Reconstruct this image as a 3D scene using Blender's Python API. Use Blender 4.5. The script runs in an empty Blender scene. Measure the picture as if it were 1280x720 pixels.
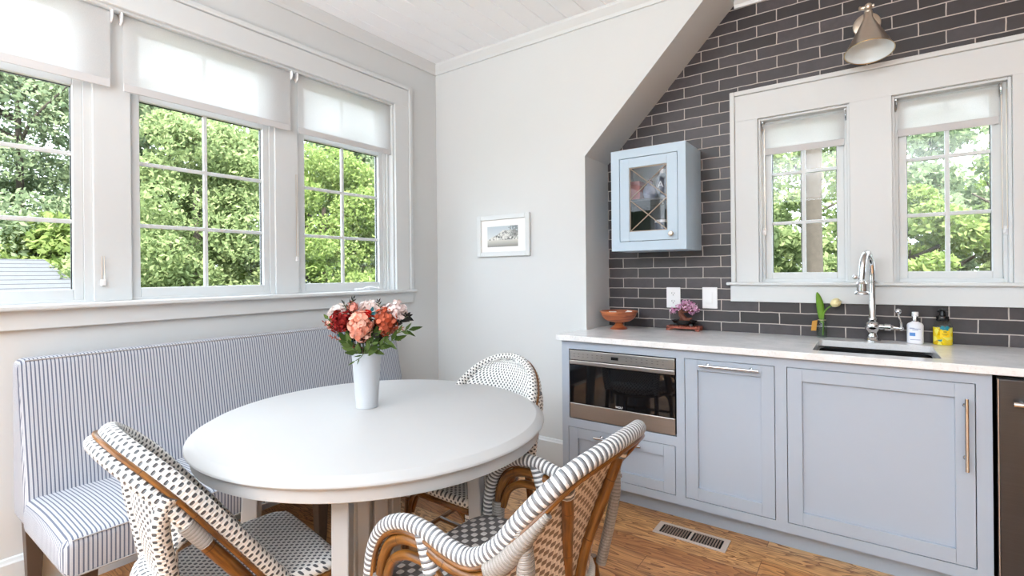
import bpy, bmesh, math, random
from mathutils import Vector, Matrix
import numpy as np
PI = math.pi
S = bpy.context.scene
COL = S.collection

# ------------------------------------------------------------------ camera, world, sun, added uplights, exposure
cam_d = bpy.data.cameras.new('camera')
cam = bpy.data.objects.new('camera', cam_d); COL.objects.link(cam)
YAW, PITCH, ROLL = math.radians(35.581), math.radians(-0.013), math.radians(-0.577)
F_ = Vector((-math.sin(YAW)*math.cos(PITCH), math.cos(YAW)*math.cos(PITCH), math.sin(PITCH)))
R_ = Vector((math.cos(YAW), math.sin(YAW), 0)); U_ = R_.cross(F_)
R2 = R_*math.cos(ROLL) + U_*math.sin(ROLL); U2 = -R_*math.sin(ROLL) + U_*math.cos(ROLL)
M = Matrix((( R2.x, U2.x, -F_.x, 2.6951), (R2.y, U2.y, -F_.y, -2.7863), (R2.z, U2.z, -F_.z, 1.2663), (0, 0, 0, 1)))
cam.matrix_world = M
cam_d.sensor_width = 36; cam_d.lens = 625.46/1280*36
cam_d.shift_y = (341.92-360)/1280
cam_d.clip_start = 0.02; cam_d.clip_end = 200
S.camera = cam
S.view_settings.view_transform = 'Standard'; S.view_settings.look = 'None'
S.view_settings.gamma = 1; S.view_settings.use_curve_mapping = False
S.view_settings.exposure = 0.80
S.cycles.max_bounces = 10; S.cycles.diffuse_bounces = 6; S.cycles.transparent_max_bounces = 16
S.cycles.sample_clamp_indirect = 6
S.cycles.caustics_reflective = False; S.cycles.caustics_refractive = False

w = bpy.data.worlds.new('world'); S.world = w; w.use_nodes = True
bg = w.node_tree.nodes['Background']
bg.inputs['Color'].default_value = (0.80, 0.905, 1.0, 1); bg.inputs['Strength'].default_value = 3.5

sun_d = bpy.data.lights.new('sun', 'SUN'); sun_d.energy = 8.5; sun_d.angle = 0.02; sun_d.color = (1, .95, .85)
sun = bpy.data.objects.new('sun', sun_d); COL.objects.link(sun)
sun.rotation_euler = Vector((-.50, .62, -1.0)).to_track_quat('-Z', 'Y').to_euler()

# added fill uplights without a fixture, unseen behind the camera
def lamp(loc, size, power, col=(.88, .95, 1), rx=0):
    d = bpy.data.lights.new('fill_uplight', 'AREA'); d.shape = 'DISK'; d.size = size; d.energy = power; d.color = col
    o = bpy.data.objects.new('fill_uplight', d); COL.objects.link(o); o.location = loc; o.rotation_euler = (rx, 0, 0)
    return o
lamp((1.0, -5.3, 1.5), .6, 190, rx=PI); lamp((2.9, -5.3, 1.5), .6, 150, rx=PI)          # both added to bounce fill light off the ceiling


# ------------------------------------------------------------------ materials
def newmat(name):
    m = bpy.data.materials.new(name); m.use_nodes = True
    return m, m.node_tree, m.node_tree.nodes['Principled BSDF']
def srgb(r, g, b):
    f = lambda c: (c/255/12.92) if c/255 <= .04045 else ((c/255+.055)/1.055)**2.4
    return (f(r), f(g), f(b), 1)
def N(nt, t, **k):
    n = nt.nodes.new(t)
    for a, v in k.items(): setattr(n, a, v)
    return n
def setin(n, **k):
    for a, v in k.items(): n.inputs[a.replace('_', ' ')].default_value = v
def mathn(nt, op, a, b=None, c=None):
    n = N(nt, 'ShaderNodeMath', operation=op)
    for i, x in enumerate((a, b, c)):
        if x is None: continue
        if isinstance(x, (int, float)): n.inputs[i].default_value = x
        else: nt.links.new(x, n.inputs[i])
    return n.outputs[0]
def mixc(nt, fac, a, b):
    n = N(nt, 'ShaderNodeMix', data_type='RGBA')
    if isinstance(fac, (int, float)): n.inputs[0].default_value = fac
    else: nt.links.new(fac, n.inputs[0])
    for i, x in ((6, a), (7, b)):
        if isinstance(x, tuple): n.inputs[i].default_value = x
        else: nt.links.new(x, n.inputs[i])
    return n.outputs[2]
def bump(nt, p, h, strength=.3, dist=.002):
    b = N(nt, 'ShaderNodeBump'); b.inputs['Strength'].default_value = strength; b.inputs['Distance'].default_value = dist
    nt.links.new(h, b.inputs['Height']); nt.links.new(b.outputs[0], p.inputs['Normal'])
def plain(name, col, rough=.5, metal=0, spec=.5, noise=0, nscale=8, coat=0, bmp=0):
    m, nt, p = newmat(name)
    p.inputs['Base Color'].default_value = col; p.inputs['Roughness'].default_value = rough
    p.inputs['Metallic'].default_value = metal; p.inputs['Specular IOR Level'].default_value = spec
    p.inputs['Coat Weight'].default_value = coat
    tc = N(nt, 'ShaderNodeTexCoord'); nz = N(nt, 'ShaderNodeTexNoise'); nz.inputs['Scale'].default_value = nscale
    nz.inputs['Detail'].default_value = 4
    nt.links.new(tc.outputs['Object'], nz.inputs['Vector'])
    if noise:
        k = tuple(c*(1-noise) for c in col[:3])+(1,)
        nt.links.new(mixc(nt, nz.outputs[0], col, k), p.inputs['Base Color'])
    if bmp: bump(nt, p, nz.outputs[0], bmp, .001)
    return m
WALL = plain('wall_paint', srgb(213, 216, 217), .6, spec=.3, noise=.03, nscale=3)
TRIM = plain('trim_paint', srgb(214, 218, 220), .35, noise=.02)
CEILP = plain('ceiling_paint', srgb(243, 247, 252), .45, noise=.03)
CAB = plain('blue_grey_paint', srgb(172, 183, 197), .38, noise=.03)
UPCAB = plain('sky_blue_paint', srgb(184, 203, 219), .4, noise=.03)
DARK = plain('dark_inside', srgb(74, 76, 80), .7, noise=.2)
BLACK = plain('black_plastic', srgb(14, 14, 15), .25, noise=.2)
CHROME = plain('chrome', (.75, .76, .78, 1), .07, 1, noise=.05)
NICKEL = plain('brushed_nickel', srgb(222, 208, 192), .3, 1, noise=.15, nscale=30)
WHITEEN = plain('white_enamel', srgb(228, 236, 240), .35, noise=.03)
TABLE = plain('table_lacquer', srgb(182, 183, 184), .5, noise=.02, spec=.2)
PLATE = plain('white_plastic', srgb(240, 240, 242), .3, noise=.02)
LEGW = plain('walnut_leg', srgb(92, 76, 66), .45, noise=.35, nscale=20)
SINK = plain('black_composite', srgb(9, 9, 10), .25, noise=.3, nscale=60)
VENTM = plain('painted_metal', srgb(205, 192, 184), .4, noise=.05)
BLACKM = plain('gap_shade_black', (.004, .004, .004, 1), .8, noise=.3)  # near-black for shade painted into gaps and slots
ROOFM = None

def steel(name, col, rough):
    m, nt, p = newmat(name)
    p.inputs['Metallic'].default_value = 1; p.inputs['Roughness'].default_value = rough
    tc = N(nt, 'ShaderNodeTexCoord'); mp = N(nt, 'ShaderNodeMapping'); mp.inputs['Scale'].default_value = (4, 4, 400)
    nz = N(nt, 'ShaderNodeTexNoise'); nz.inputs['Scale'].default_value = 1
    nt.links.new(tc.outputs['Object'], mp.inputs[0]); nt.links.new(mp.outputs[0], nz.inputs['Vector'])
    nt.links.new(mixc(nt, nz.outputs[0], col, tuple(c*.8 for c in col[:3])+(1,)), p.inputs['Base Color'])
    bump(nt, p, nz.outputs[0], .06, .001)
    return m
STEEL = steel('stainless_steel', srgb(205, 200, 196), .3)
STEELD = steel('dark_stainless_steel', srgb(92, 90, 90), .35)

def counter_mat():
    m, nt, p = newmat('quartz_counter')
    tc = N(nt, 'ShaderNodeTexCoord'); n1 = N(nt, 'ShaderNodeTexNoise'); setin(n1, Scale=9.0, Detail=8.0, Roughness=.7)
    n2 = N(nt, 'ShaderNodeTexNoise'); setin(n2, Scale=140.0, Detail=2.0)
    for n in (n1, n2): nt.links.new(tc.outputs['Object'], n.inputs['Vector'])
    cr = N(nt, 'ShaderNodeValToRGB'); nt.links.new(n1.outputs[0], cr.inputs[0])
    cr.color_ramp.elements[0].position = .38; cr.color_ramp.elements[0].color = srgb(222, 224, 226)
    cr.color_ramp.elements[1].position = .6; cr.color_ramp.elements[1].color = srgb(238, 238, 240)
    nt.links.new(mixc(nt, mathn(nt, 'MULTIPLY', mathn(nt, 'GREATER_THAN', n2.outputs[0], .62), .35), cr.outputs[0], srgb(206, 206, 204)), p.inputs['Base Color'])
    p.inputs['Roughness'].default_value = .16
    return m
COUNTER = counter_mat()

def brick_mat():
    m, nt, p = newmat('dark_glazed_brick')
    tc = N(nt, 'ShaderNodeTexCoord'); sp = N(nt, 'ShaderNodeSeparateXYZ'); cb = N(nt, 'ShaderNodeCombineXYZ')
    nt.links.new(tc.outputs['Object'], sp.inputs[0])
    nz0 = N(nt, 'ShaderNodeTexNoise'); setin(nz0, Scale=14.0, Detail=2.0); nt.links.new(tc.outputs['Object'], nz0.inputs['Vector'])
    wob = mathn(nt, 'MULTIPLY', mathn(nt, 'SUBTRACT', nz0.outputs[0], .5), .006)
    x = mathn(nt, 'ADD', mathn(nt, 'SUBTRACT', sp.outputs[0], 2.081+.10175-.2035*40), wob)
    z = mathn(nt, 'ADD', mathn(nt, 'SUBTRACT', sp.outputs[2], .970-.0648*16-.0012), wob)
    nt.links.new(x, cb.inputs[0]); nt.links.new(z, cb.inputs[1])
    bt = N(nt, 'ShaderNodeTexBrick'); bt.offset = .5; bt.offset_frequency = 2
    setin(bt, Scale=1.0, Mortar_Size=.0026, Mortar_Smooth=.15, Bias=0.0, Brick_Width=.2035, Row_Height=.0648)
    bt.inputs['Color1'].default_value = srgb(50, 45, 47); bt.inputs['Color2'].default_value = srgb(90, 84, 88)
    bt.inputs['Mortar'].default_value = srgb(190, 182, 176)
    nt.links.new(cb.outputs[0], bt.inputs['Vector'])
    nz = N(nt, 'ShaderNodeTexNoise'); setin(nz, Scale=22.0, Detail=8.0, Roughness=.7); nt.links.new(tc.outputs['Object'], nz.inputs['Vector'])
    br = mixc(nt, mathn(nt, 'MULTIPLY', nz.outputs[0], .8), bt.outputs['Color'], srgb(40, 36, 38))
    nt.links.new(mixc(nt, bt.outputs['Fac'], br, srgb(190, 182, 176)), p.inputs['Base Color'])
    rg = mathn(nt, 'ADD', mathn(nt, 'MULTIPLY', bt.outputs['Fac'], .45), .38); nt.links.new(rg, p.inputs['Roughness'])
    hs = mathn(nt, 'ADD', mathn(nt, 'MULTIPLY', mathn(nt, 'SUBTRACT', 1, bt.outputs['Fac']), 1), mathn(nt, 'MULTIPLY', nz.outputs[0], .35))
    bump(nt, p, hs, .5, .003)
    return m
BRICK = brick_mat()

def floor_mat():
    m, nt, p = newmat('oak_floor')
    tc = N(nt, 'ShaderNodeTexCoord'); bt = N(nt, 'ShaderNodeTexBrick'); bt.offset = .37; bt.offset_frequency = 3
    setin(bt, Scale=1.0, Mortar_Size=.0012, Mortar_Smooth=.2, Brick_Width=1.15, Row_Height=.125)
    bt.inputs['Color1'].default_value = (.0, .0, .0, 1); bt.inputs['Color2'].default_value = (1, 1, 1, 1); bt.inputs['Mortar'].default_value = (.5, .5, .5, 1)
    nt.links.new(tc.outputs['Object'], bt.inputs['Vector'])
    cr = N(nt, 'ShaderNodeValToRGB'); nt.links.new(bt.outputs['Color'], cr.inputs[0])
    e = cr.color_ramp.elements; e[0].color = srgb(194, 134, 78); e[1].color = srgb(248, 204, 146)
    e2 = cr.color_ramp.elements.new(.5); e2.color = srgb(228, 170, 110)
    # grain: stretched noise, shifted per board
    off = N(nt, 'ShaderNodeVectorMath', operation='MULTIPLY_ADD'); nt.links.new(bt.outputs['Color'], off.inputs[0])
    off.inputs[1].default_value = (7, 13, 5); nt.links.new(tc.outputs['Object'], off.inputs[2])
    mp = N(nt, 'ShaderNodeMapping'); mp.inputs['Scale'].default_value = (1.5, 9, 1); nt.links.new(off.outputs[0], mp.inputs[0])
    n1 = N(nt, 'ShaderNodeTexNoise'); setin(n1, Scale=1.0, Detail=3.0, Roughness=.5, Distortion=.8); nt.links.new(mp.outputs[0], n1.inputs['Vector'])
    rr_ = mathn(nt, 'FRACT', mathn(nt, 'MULTIPLY', n1.outputs[0], 15))
    rings = mathn(nt, 'MULTIPLY', mathn(nt, 'POWER', rr_, 2.0), .95)
    mp2 = N(nt, 'ShaderNodeMapping'); mp2.inputs['Scale'].default_value = (8, 160, 1); nt.links.new(off.outputs[0], mp2.inputs[0])
    n2 = N(nt, 'ShaderNodeTexNoise'); setin(n2, Scale=1.0, Detail=4.0); nt.links.new(mp2.outputs[0], n2.inputs['Vector'])
    c1 = mixc(nt, rings, cr.outputs[0], srgb(110, 62, 28))
    c2 = mixc(nt, mathn(nt, 'MULTIPLY', mathn(nt, 'SUBTRACT', n2.outputs[0], .25), 1.0), c1, srgb(140, 82, 42))
    nb = N(nt, 'ShaderNodeTexNoise'); setin(nb, Scale=2.6, Detail=3.0); nt.links.new(off.outputs[0], nb.inputs['Vector'])
    kn = mathn(nt, 'MULTIPLY', mathn(nt, 'GREATER_THAN', nb.outputs[0], .68), .35)
    c3 = mixc(nt, kn, c2, srgb(96, 52, 26))
    nt.links.new(mixc(nt, mathn(nt, 'MULTIPLY', bt.outputs['Fac'], .8), c3, srgb(60, 32, 16)), p.inputs['Base Color'])
    p.inputs['Roughness'].default_value = .3
    bump(nt, p, n2.outputs[0], .12, .001)
    return m
FLOORM = floor_mat()

def ticking_mat():
    m, nt, p = newmat('ticking_stripe_fabric')
    tc = N(nt, 'ShaderNodeTexCoord'); sp = N(nt, 'ShaderNodeSeparateXYZ'); nt.links.new(tc.outputs['Object'], sp.inputs[0])
    g = N(nt, 'ShaderNodeNewGeometry'); sn = N(nt, 'ShaderNodeSeparateXYZ'); nt.links.new(g.outputs['True Normal'], sn.inputs[0])
    side = mathn(nt, 'GREATER_THAN', mathn(nt, 'ABSOLUTE', sn.outputs[1]), .75)
    c = mathn(nt, 'ADD', mathn(nt, 'MULTIPLY', sp.outputs[1], mathn(nt, 'SUBTRACT', 1, side)), mathn(nt, 'MULTIPLY', sp.outputs[0], side))
    t = mathn(nt, 'FRACT', mathn(nt, 'MULTIPLY', c, 1/.0116))
    d = mathn(nt, 'ABSOLUTE', mathn(nt, 'SUBTRACT', t, .5))
    line = mathn(nt, 'LESS_THAN', d, .19)
    thin = mathn(nt, 'MULTIPLY', mathn(nt, 'GREATER_THAN', d, .46), .25)
    nz = N(nt, 'ShaderNodeTexNoise'); setin(nz, Scale=500.0, Detail=1.0); nt.links.new(tc.outputs['Object'], nz.inputs['Vector'])
    f = mathn(nt, 'MAXIMUM', mathn(nt, 'MULTIPLY', line, .85), thin)
    base = mixc(nt, nz.outputs[0], srgb(196, 199, 205), srgb(174, 178, 186))
    nt.links.new(mixc(nt, f, base, srgb(70, 78, 102)), p.inputs['Base Color'])
    p.inputs['Roughness'].default_value = .9; p.inputs['Specular IOR Level'].default_value = .2
    p.inputs['Sheen Weight'].default_value = .15
    bump(nt, p, nz.outputs[0], .25, .0008)
    return m
TICK = ticking_mat()

def weave_mat(name, base, dot, px, py, thr, strength=.8, sharp=False):
    """staggered woven dots; UV is in metres"""
    m, nt, p = newmat(name)
    uv = N(nt, 'ShaderNodeUVMap'); sp = N(nt, 'ShaderNodeSeparateXYZ'); nt.links.new(uv.outputs[0], sp.inputs[0])
    a = mathn(nt, 'COSINE', mathn(nt, 'MULTIPLY', sp.outputs[0], 2*PI/px)); b = mathn(nt, 'COSINE', mathn(nt, 'MULTIPLY', sp.outputs[1], 2*PI/py))
    pr = mathn(nt, 'MULTIPLY', a, b)
    mask = mathn(nt, 'MULTIPLY', mathn(nt, 'GREATER_THAN', pr, thr), strength)
    # fine strands
    s = mathn(nt, 'ABSOLUTE', mathn(nt, 'SINE', mathn(nt, 'MULTIPLY', sp.outputs[0], 2*PI/px)))
    strand = mathn(nt, 'MULTIPLY', mathn(nt, 'LESS_THAN', s, .22), .3)
    c = mixc(nt, strand, base, tuple(x*.55 for x in base[:3])+(1,))
    nt.links.new(mixc(nt, mask, c, dot), p.inputs['Base Color'])
    p.inputs['Roughness'].default_value = .38
    h = mathn(nt, 'SUBTRACT', s, mathn(nt, 'MULTIPLY', mask, .5))
    bump(nt, p, h, .6, .0015)
    return m
WEAVE_W = weave_mat('white_dotted_weave', srgb(226, 226, 224), srgb(62, 68, 76), .0215, .0215, .22, .95)
WEAVE_HOOP = weave_mat('white_dotted_wrap', srgb(226, 225, 222), srgb(58, 62, 68), .0175, .029, .24, .95)
WEAVE_G = weave_mat('grey_cross_weave', srgb(112, 109, 110), srgb(232, 230, 228), .044, .040, .16, .95)
WEAVE_B = weave_mat('houndstooth_weave', srgb(226, 216, 206), srgb(116, 96, 80), .034, .027, .05, .9)

def wrap_mat(name, c1, c2, period, duty=.5):
    m, nt, p = newmat(name)
    uv = N(nt, 'ShaderNodeUVMap'); sp = N(nt, 'ShaderNodeSeparateXYZ'); nt.links.new(uv.outputs[0], sp.inputs[0])
    t = mathn(nt, 'FRACT', mathn(nt, 'MULTIPLY', sp.outputs[0], 1/period))
    nt.links.new(mixc(nt, mathn(nt, 'GREATER_THAN', t, duty), c1, c2), p.inputs['Base Color'])
    s = mathn(nt, 'ABSOLUTE', mathn(nt, 'SINE', mathn(nt, 'MULTIPLY', sp.outputs[0], 2*PI/period)))
    p.inputs['Roughness'].default_value = .32
    bump(nt, p, s, .7, .002)
    return m
WRAP_S = wrap_mat('striped_wrap', srgb(112, 114, 118), srgb(230, 231, 233), .0145)
WRAP_G = wrap_mat('grey_wrap', srgb(146, 142, 138), srgb(166, 162, 158), .009)
WRAP_W = wrap_mat('white_wrap', srgb(226, 220, 212), srgb(238, 234, 228), .009)
WRAP_R = wrap_mat('white_grey_ring_wrap', srgb(120, 120, 122), srgb(240, 238, 234), .016, .3)

def bamboo_mat():
    m, nt, p = newmat('bamboo')
    uv = N(nt, 'ShaderNodeUVMap'); mp = N(nt, 'ShaderNodeMapping'); mp.inputs['Scale'].default_value = (14, 120, 1)
    nt.links.new(uv.outputs[0], mp.inputs[0]); nz = N(nt, 'ShaderNodeTexNoise'); setin(nz, Scale=1.0, Detail=4.0)
    nt.links.new(mp.outputs[0], nz.inputs['Vector'])
    cr = N(nt, 'ShaderNodeValToRGB'); nt.links.new(nz.outputs[0], cr.inputs[0])
    cr.color_ramp.elements[0].position = .3; cr.color_ramp.elements[0].color = srgb(74, 42, 16)
    cr.color_ramp.elements[1].position = .65; cr.color_ramp.elements[1].color = srgb(136, 88, 36)
    sp = N(nt, 'ShaderNodeSeparateXYZ'); nt.links.new(uv.outputs[0], sp.inputs[0])
    t = mathn(nt, 'ABSOLUTE', mathn(nt, 'SUBTRACT', mathn(nt, 'FRACT', mathn(nt, 'MULTIPLY', sp.outputs[0], 1/.16)), .5))
    node = mathn(nt, 'LESS_THAN', t, .008)
    nt.links.new(mixc(nt, mathn(nt, 'MULTIPLY', node, .8), cr.outputs[0], srgb(66, 34, 12)), p.inputs['Base Color'])
    p.inputs['Roughness'].default_value = .28
    bump(nt, p, node, .4, .001)
    return m
BAMBOO = bamboo_mat()

def glass_mat(name='window_glass', tint=(1, 1, 1, 1), rough=0.0):
    m = bpy.data.materials.new(name); m.use_nodes = True; nt = m.node_tree; nt.nodes.clear()
    o = N(nt, 'ShaderNodeOutputMaterial'); tr = N(nt, 'ShaderNodeBsdfTransparent'); gl = N(nt, 'ShaderNodeBsdfGlossy')
    tr.inputs[0].default_value = tint; gl.inputs['Roughness'].default_value = rough
    lw = N(nt, 'ShaderNodeLayerWeight'); lw.inputs[0].default_value = .5
    fr = N(nt, 'ShaderNodeMath', operation='MULTIPLY_ADD'); nt.links.new(mathn(nt, 'POWER', lw.outputs['Facing'], 5), fr.inputs[0]); fr.inputs[1].default_value = .5; fr.inputs[2].default_value = .025; mx = N(nt, 'ShaderNodeMixShader')
    nt.links.new(fr.outputs[0], mx.inputs[0]); nt.links.new(tr.outputs[0], mx.inputs[1]); nt.links.new(gl.outputs[0], mx.inputs[2])
    nt.links.new(mx.outputs[0], o.inputs[0])
    return m
GLASS = glass_mat()
def shade_mat():
    m = bpy.data.materials.new('sheer_shade_fabric'); m.use_nodes = True; nt = m.node_tree; nt.nodes.clear()
    o = N(nt, 'ShaderNodeOutputMaterial'); tr = N(nt, 'ShaderNodeBsdfTransparent'); tl = N(nt, 'ShaderNodeBsdfTranslucent'); df = N(nt, 'ShaderNodeBsdfDiffuse')
    tc = N(nt, 'ShaderNodeTexCoord'); nz = N(nt, 'ShaderNodeTexNoise'); setin(nz, Scale=300.0, Detail=1.0); nt.links.new(tc.outputs['Object'], nz.inputs['Vector'])
    c = mixc(nt, nz.outputs[0], srgb(240, 240, 240), srgb(226, 227, 228))
    nt.links.new(c, tl.inputs[0]); nt.links.new(c, df.inputs[0])
    a = N(nt, 'ShaderNodeMixShader'); a.inputs[0].default_value = .5; nt.links.new(tl.outputs[0], a.inputs[1]); nt.links.new(df.outputs[0], a.inputs[2])
    b = N(nt, 'ShaderNodeMixShader'); b.inputs[0].default_value = .18; nt.links.new(a.outputs[0], b.inputs[1]); nt.links.new(tr.outputs[0], b.inputs[2])
    nt.links.new(b.outputs[0], o.inputs[0])
    return m
SHADE = shade_mat()
HEM = plain('shade_hem_fabric', srgb(206, 206, 208), .8, noise=.05, nscale=300)
def leaf_mat(name, c1, c2, tl=.45):
    m = bpy.data.materials.new(name); m.use_nodes = True; nt = m.node_tree; nt.nodes.clear()
    o = N(nt, 'ShaderNodeOutputMaterial'); t = N(nt, 'ShaderNodeBsdfTranslucent'); d = N(nt, 'ShaderNodeBsdfDiffuse')
    g = N(nt, 'ShaderNodeNewGeometry'); c = mixc(nt, g.outputs['Random Per Island'], c1, c2)
    nt.links.new(c, d.inputs[0]); nt.links.new(c, t.inputs[0])
    a = N(nt, 'ShaderNodeMixShader'); a.inputs[0].default_value = tl; nt.links.new(d.outputs[0], a.inputs[1]); nt.links.new(t.outputs[0], a.inputs[2])
    nt.links.new(a.outputs[0], o.inputs[0])
    return m

# ------------------------------------------------------------------ mesh helpers
class MB:
    def __init__(s): s.v = []; s.f = []; s.sm = []; s.uv = []; s.mi = []
    def face(s, idx, smooth=False, uv=None, mi=0):
        s.f.append(tuple(idx)); s.sm.append(smooth); s.uv.append(uv); s.mi.append(mi)
    def box(s, a, b, mi=0):
        x0, y0, z0 = [min(p, q) for p, q in zip(a, b)]; x1, y1, z1 = [max(p, q) for p, q in zip(a, b)]
        n = len(s.v)
        s.v += [(x0,y0,z0),(x1,y0,z0),(x1,y1,z0),(x0,y1,z0),(x0,y0,z1),(x1,y0,z1),(x1,y1,z1),(x0,y1,z1)]
        for q in ((0,3,2,1),(4,5,6,7),(0,1,5,4),(1,2,6,5),(2,3,7,6),(3,0,4,7)): s.face([n+i for i in q], mi=mi)
        return s
    def hexa(s, p, mi=0):
        n = len(s.v); s.v += [tuple(q) for q in p]
        for q in ((0,3,2,1),(4,5,6,7),(0,1,5,4),(1,2,6,5),(2,3,7,6),(3,0,4,7)): s.face([n+i for i in q], mi=mi)
        return s
    def prism(s, poly, axis, a, b, mi=0):
        """poly: 2-D points; axis: the extruded axis"""
        n = len(s.v); k = len(poly)
        def P(p, t):
            return {'x': (t, p[0], p[1]), 'y': (p[0], t, p[1]), 'z': (p[0], p[1], t)}[axis]
        s.v += [P(p, a) for p in poly] + [P(p, b) for p in poly]
        s.face(range(n+k-1, n-1, -1), mi=mi); s.face(range(n+k, n+2*k), mi=mi)
        for i in range(k):
            j = (i+1) % k; s.face((n+i, n+j, n+k+j, n+k+i), mi=mi)
        return s
    def sweep(s, path, r, seg=12, closed=False, flat=1.0, cap=True, mi=0, up=None, u0=0):
        """tube along path; r number or list; flat squashes one cross axis"""
        P = [Vector(p) for p in path]; n = len(P); R = r if isinstance(r, (list, tuple)) else [r]*n
        T = []
        for i in range(n):
            a = P[(i-1) % n] if (closed or i > 0) else P[i]; b = P[(i+1) % n] if (closed or i < n-1) else P[i]
            T.append((b-a).normalized())
        nrm = Vector(up) if up else (Vector((0, 0, 1)) if abs(T[0].z) < .9 else Vector((1, 0, 0)))
        nrm = (nrm - T[0]*nrm.dot(T[0])).normalized()
        base = len(s.v); L = u0; ul = []
        for i in range(n):
            if i: L += (P[i]-P[i-1]).length
            ul.append(L)
            nrm = (nrm - T[i]*nrm.dot(T[i])).normalized(); bn = T[i].cross(nrm)
            for k in range(seg):
                t = 2*PI*k/seg
                s.v.append(tuple(P[i] + nrm*(R[i]*math.cos(t)) + bn*(R[i]*flat*math.sin(t))))
        rm = sum(R)/len(R)
        m = n if closed else n-1
        for i in range(m):
            j = (i+1) % n
            uu = ul[j] if j > i else ul[i]+(P[0]-P[-1]).length
            for k in range(seg):
                l = (k+1) % seg
                va, vb = 2*PI*rm*k/seg, 2*PI*rm*(k+1)/seg
                s.face((base+i*seg+k, base+i*seg+l, base+j*seg+l, base+j*seg+k), True, ((ul[i], va), (ul[i], vb), (uu, vb), (uu, va)), mi)
        if cap and not closed:
            s.face([base+k for k in range(seg)][::-1], mi=mi); s.face([base+(n-1)*seg+k for k in range(seg)], mi=mi)
        return s
    def lathe(s, prof, c=(0, 0, 0), seg=32, axis='z', mi=0, smooth=True, M=None):
        """prof: list of (r, h)"""
        base = len(s.v); n = len(prof)
        for r, h in prof:
            for k in range(seg):
                t = 2*PI*k/seg; p = Vector((max(r, 1e-5)*math.cos(t), max(r, 1e-5)*math.sin(t), h))
                if axis == 'y': p = Vector((p.x, -p.z, p.y))
                if axis == 'x': p = Vector((p.z, p.y, -p.x))
                if M: p = M @ p
                s.v.append(tuple(p+Vector(c)))
        for i in range(n-1):
            for k in range(seg):
                l = (k+1) % seg
                s.face((base+i*seg+k, base+i*seg+l, base+(i+1)*seg+l, base+(i+1)*seg+k), smooth,
                       ((k/seg, prof[i][1]), ((k+1)/seg, prof[i][1]), ((k+1)/seg, prof[i+1][1]), (k/seg, prof[i+1][1])), mi)
        return s
    def grid(s, fn, nu, nv, uvfn=None, mi=0, smooth=True):
        base = len(s.v)
        for j in range(nv+1):
            for i in range(nu+1): s.v.append(tuple(fn(i/nu, j/nv)))
        W = nu+1
        for j in range(nv):
            for i in range(nu):
                q = ((i/nu, j/nv), ((i+1)/nu, j/nv), ((i+1)/nu, (j+1)/nv), (i/nu, (j+1)/nv))
                s.face((base+j*W+i, base+j*W+i+1, base+(j+1)*W+i+1, base+(j+1)*W+i), smooth, tuple(uvfn(*p) for p in q) if uvfn else q, mi)
        return s
    def ball(s, c, r, sc=(1, 1, 1), seg=12, rings=8, mi=0):
        prof = [(r*math.sin(PI*i/rings), -r*math.cos(PI*i/rings)) for i in range(rings+1)]
        return s.lathe(prof, c, seg, mi=mi, M=Matrix.Diagonal(Vector(sc)))
    def build(s, name, mats, parent=None, bevel=0, solid=0, sub=0, label=None):
        me = bpy.data.meshes.new(name); me.from_pydata(s.v, [], s.f)
        if not isinstance(mats, (list, tuple)): mats = [mats]
        for m in mats: me.materials.append(m)
        me.polygons.foreach_set('use_smooth', s.sm); me.polygons.foreach_set('material_index', s.mi)
        if any(u is not None for u in s.uv):
            ly = me.uv_layers.new(name='UVMap'); flat = []
            for f, u in zip(s.f, s.uv):
                if u is None: flat += [0, 0]*len(f)
                else:
                    for q in u: flat += [q[0], q[1]]
            ly.data.foreach_set('uv', flat)
        me.update()
        if any(s.sm): me.set_sharp_from_angle(angle=math.radians(38))
        o = bpy.data.objects.new(name, me); COL.objects.link(o)
        if parent:
            o.parent = parent
            if parent.name in WORLDP: o.matrix_parent_inverse = Matrix.Translation(-parent.location)
        if solid:
            md = o.modifiers.new('thickness', 'SOLIDIFY'); md.thickness = solid; md.offset = 0
        if bevel:
            md = o.modifiers.new('bevel', 'BEVEL'); md.width = bevel; md.segments = 2; md.limit_method = 'ANGLE'; md.angle_limit = math.radians(50)
        if sub:
            md = o.modifiers.new('smooth', 'SUBSURF'); md.levels = sub; md.render_levels = sub
        if label: o['label'] = label
        return o
def crom(pts, n=6, closed=False):
    P = [Vector(p) for p in pts]; out = []; k = len(P)
    for i in range(k if closed else k-1):
        g = lambda j: P[j % k] if closed else P[max(0, min(k-1, j))]
        a, b, c, d = g(i-1), g(i), g(i+1), g(i+2)
        for t in range(n):
            t /= n
            out.append(.5*((2*b)+(c-a)*t+(2*a-5*b+4*c-d)*t*t+(3*b-a-3*c+d)*t**3))
    if not closed: out.append(P[-1])
    return out
WORLDP = set()      # things whose parts are written in room coordinates
def wthing(name, label, cat, loc, group=None):
    o = thing(name, label, cat, loc, 0, group); WORLDP.add(o.name); return o
def thing(name, label, cat, loc=(0, 0, 0), rz=0, group=None):
    o = bpy.data.objects.new(name, None); COL.objects.link(o); o.empty_display_size = .05
    o.location = loc; o.rotation_euler = (0, 0, rz); o['label'] = label; o['category'] = cat
    if group: o['group'] = group
    return o
def tag(o, label, cat, group=None):
    o['label'] = label; o['category'] = cat
    if group: o['group'] = group
    return o
def struct(o): o['kind'] = 'structure'; return o
def sroot(name, loc=(0, 0, 0)):
    o = bpy.data.objects.new(name, None); COL.objects.link(o); o.location = loc; o['kind'] = 'structure'; return o
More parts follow.
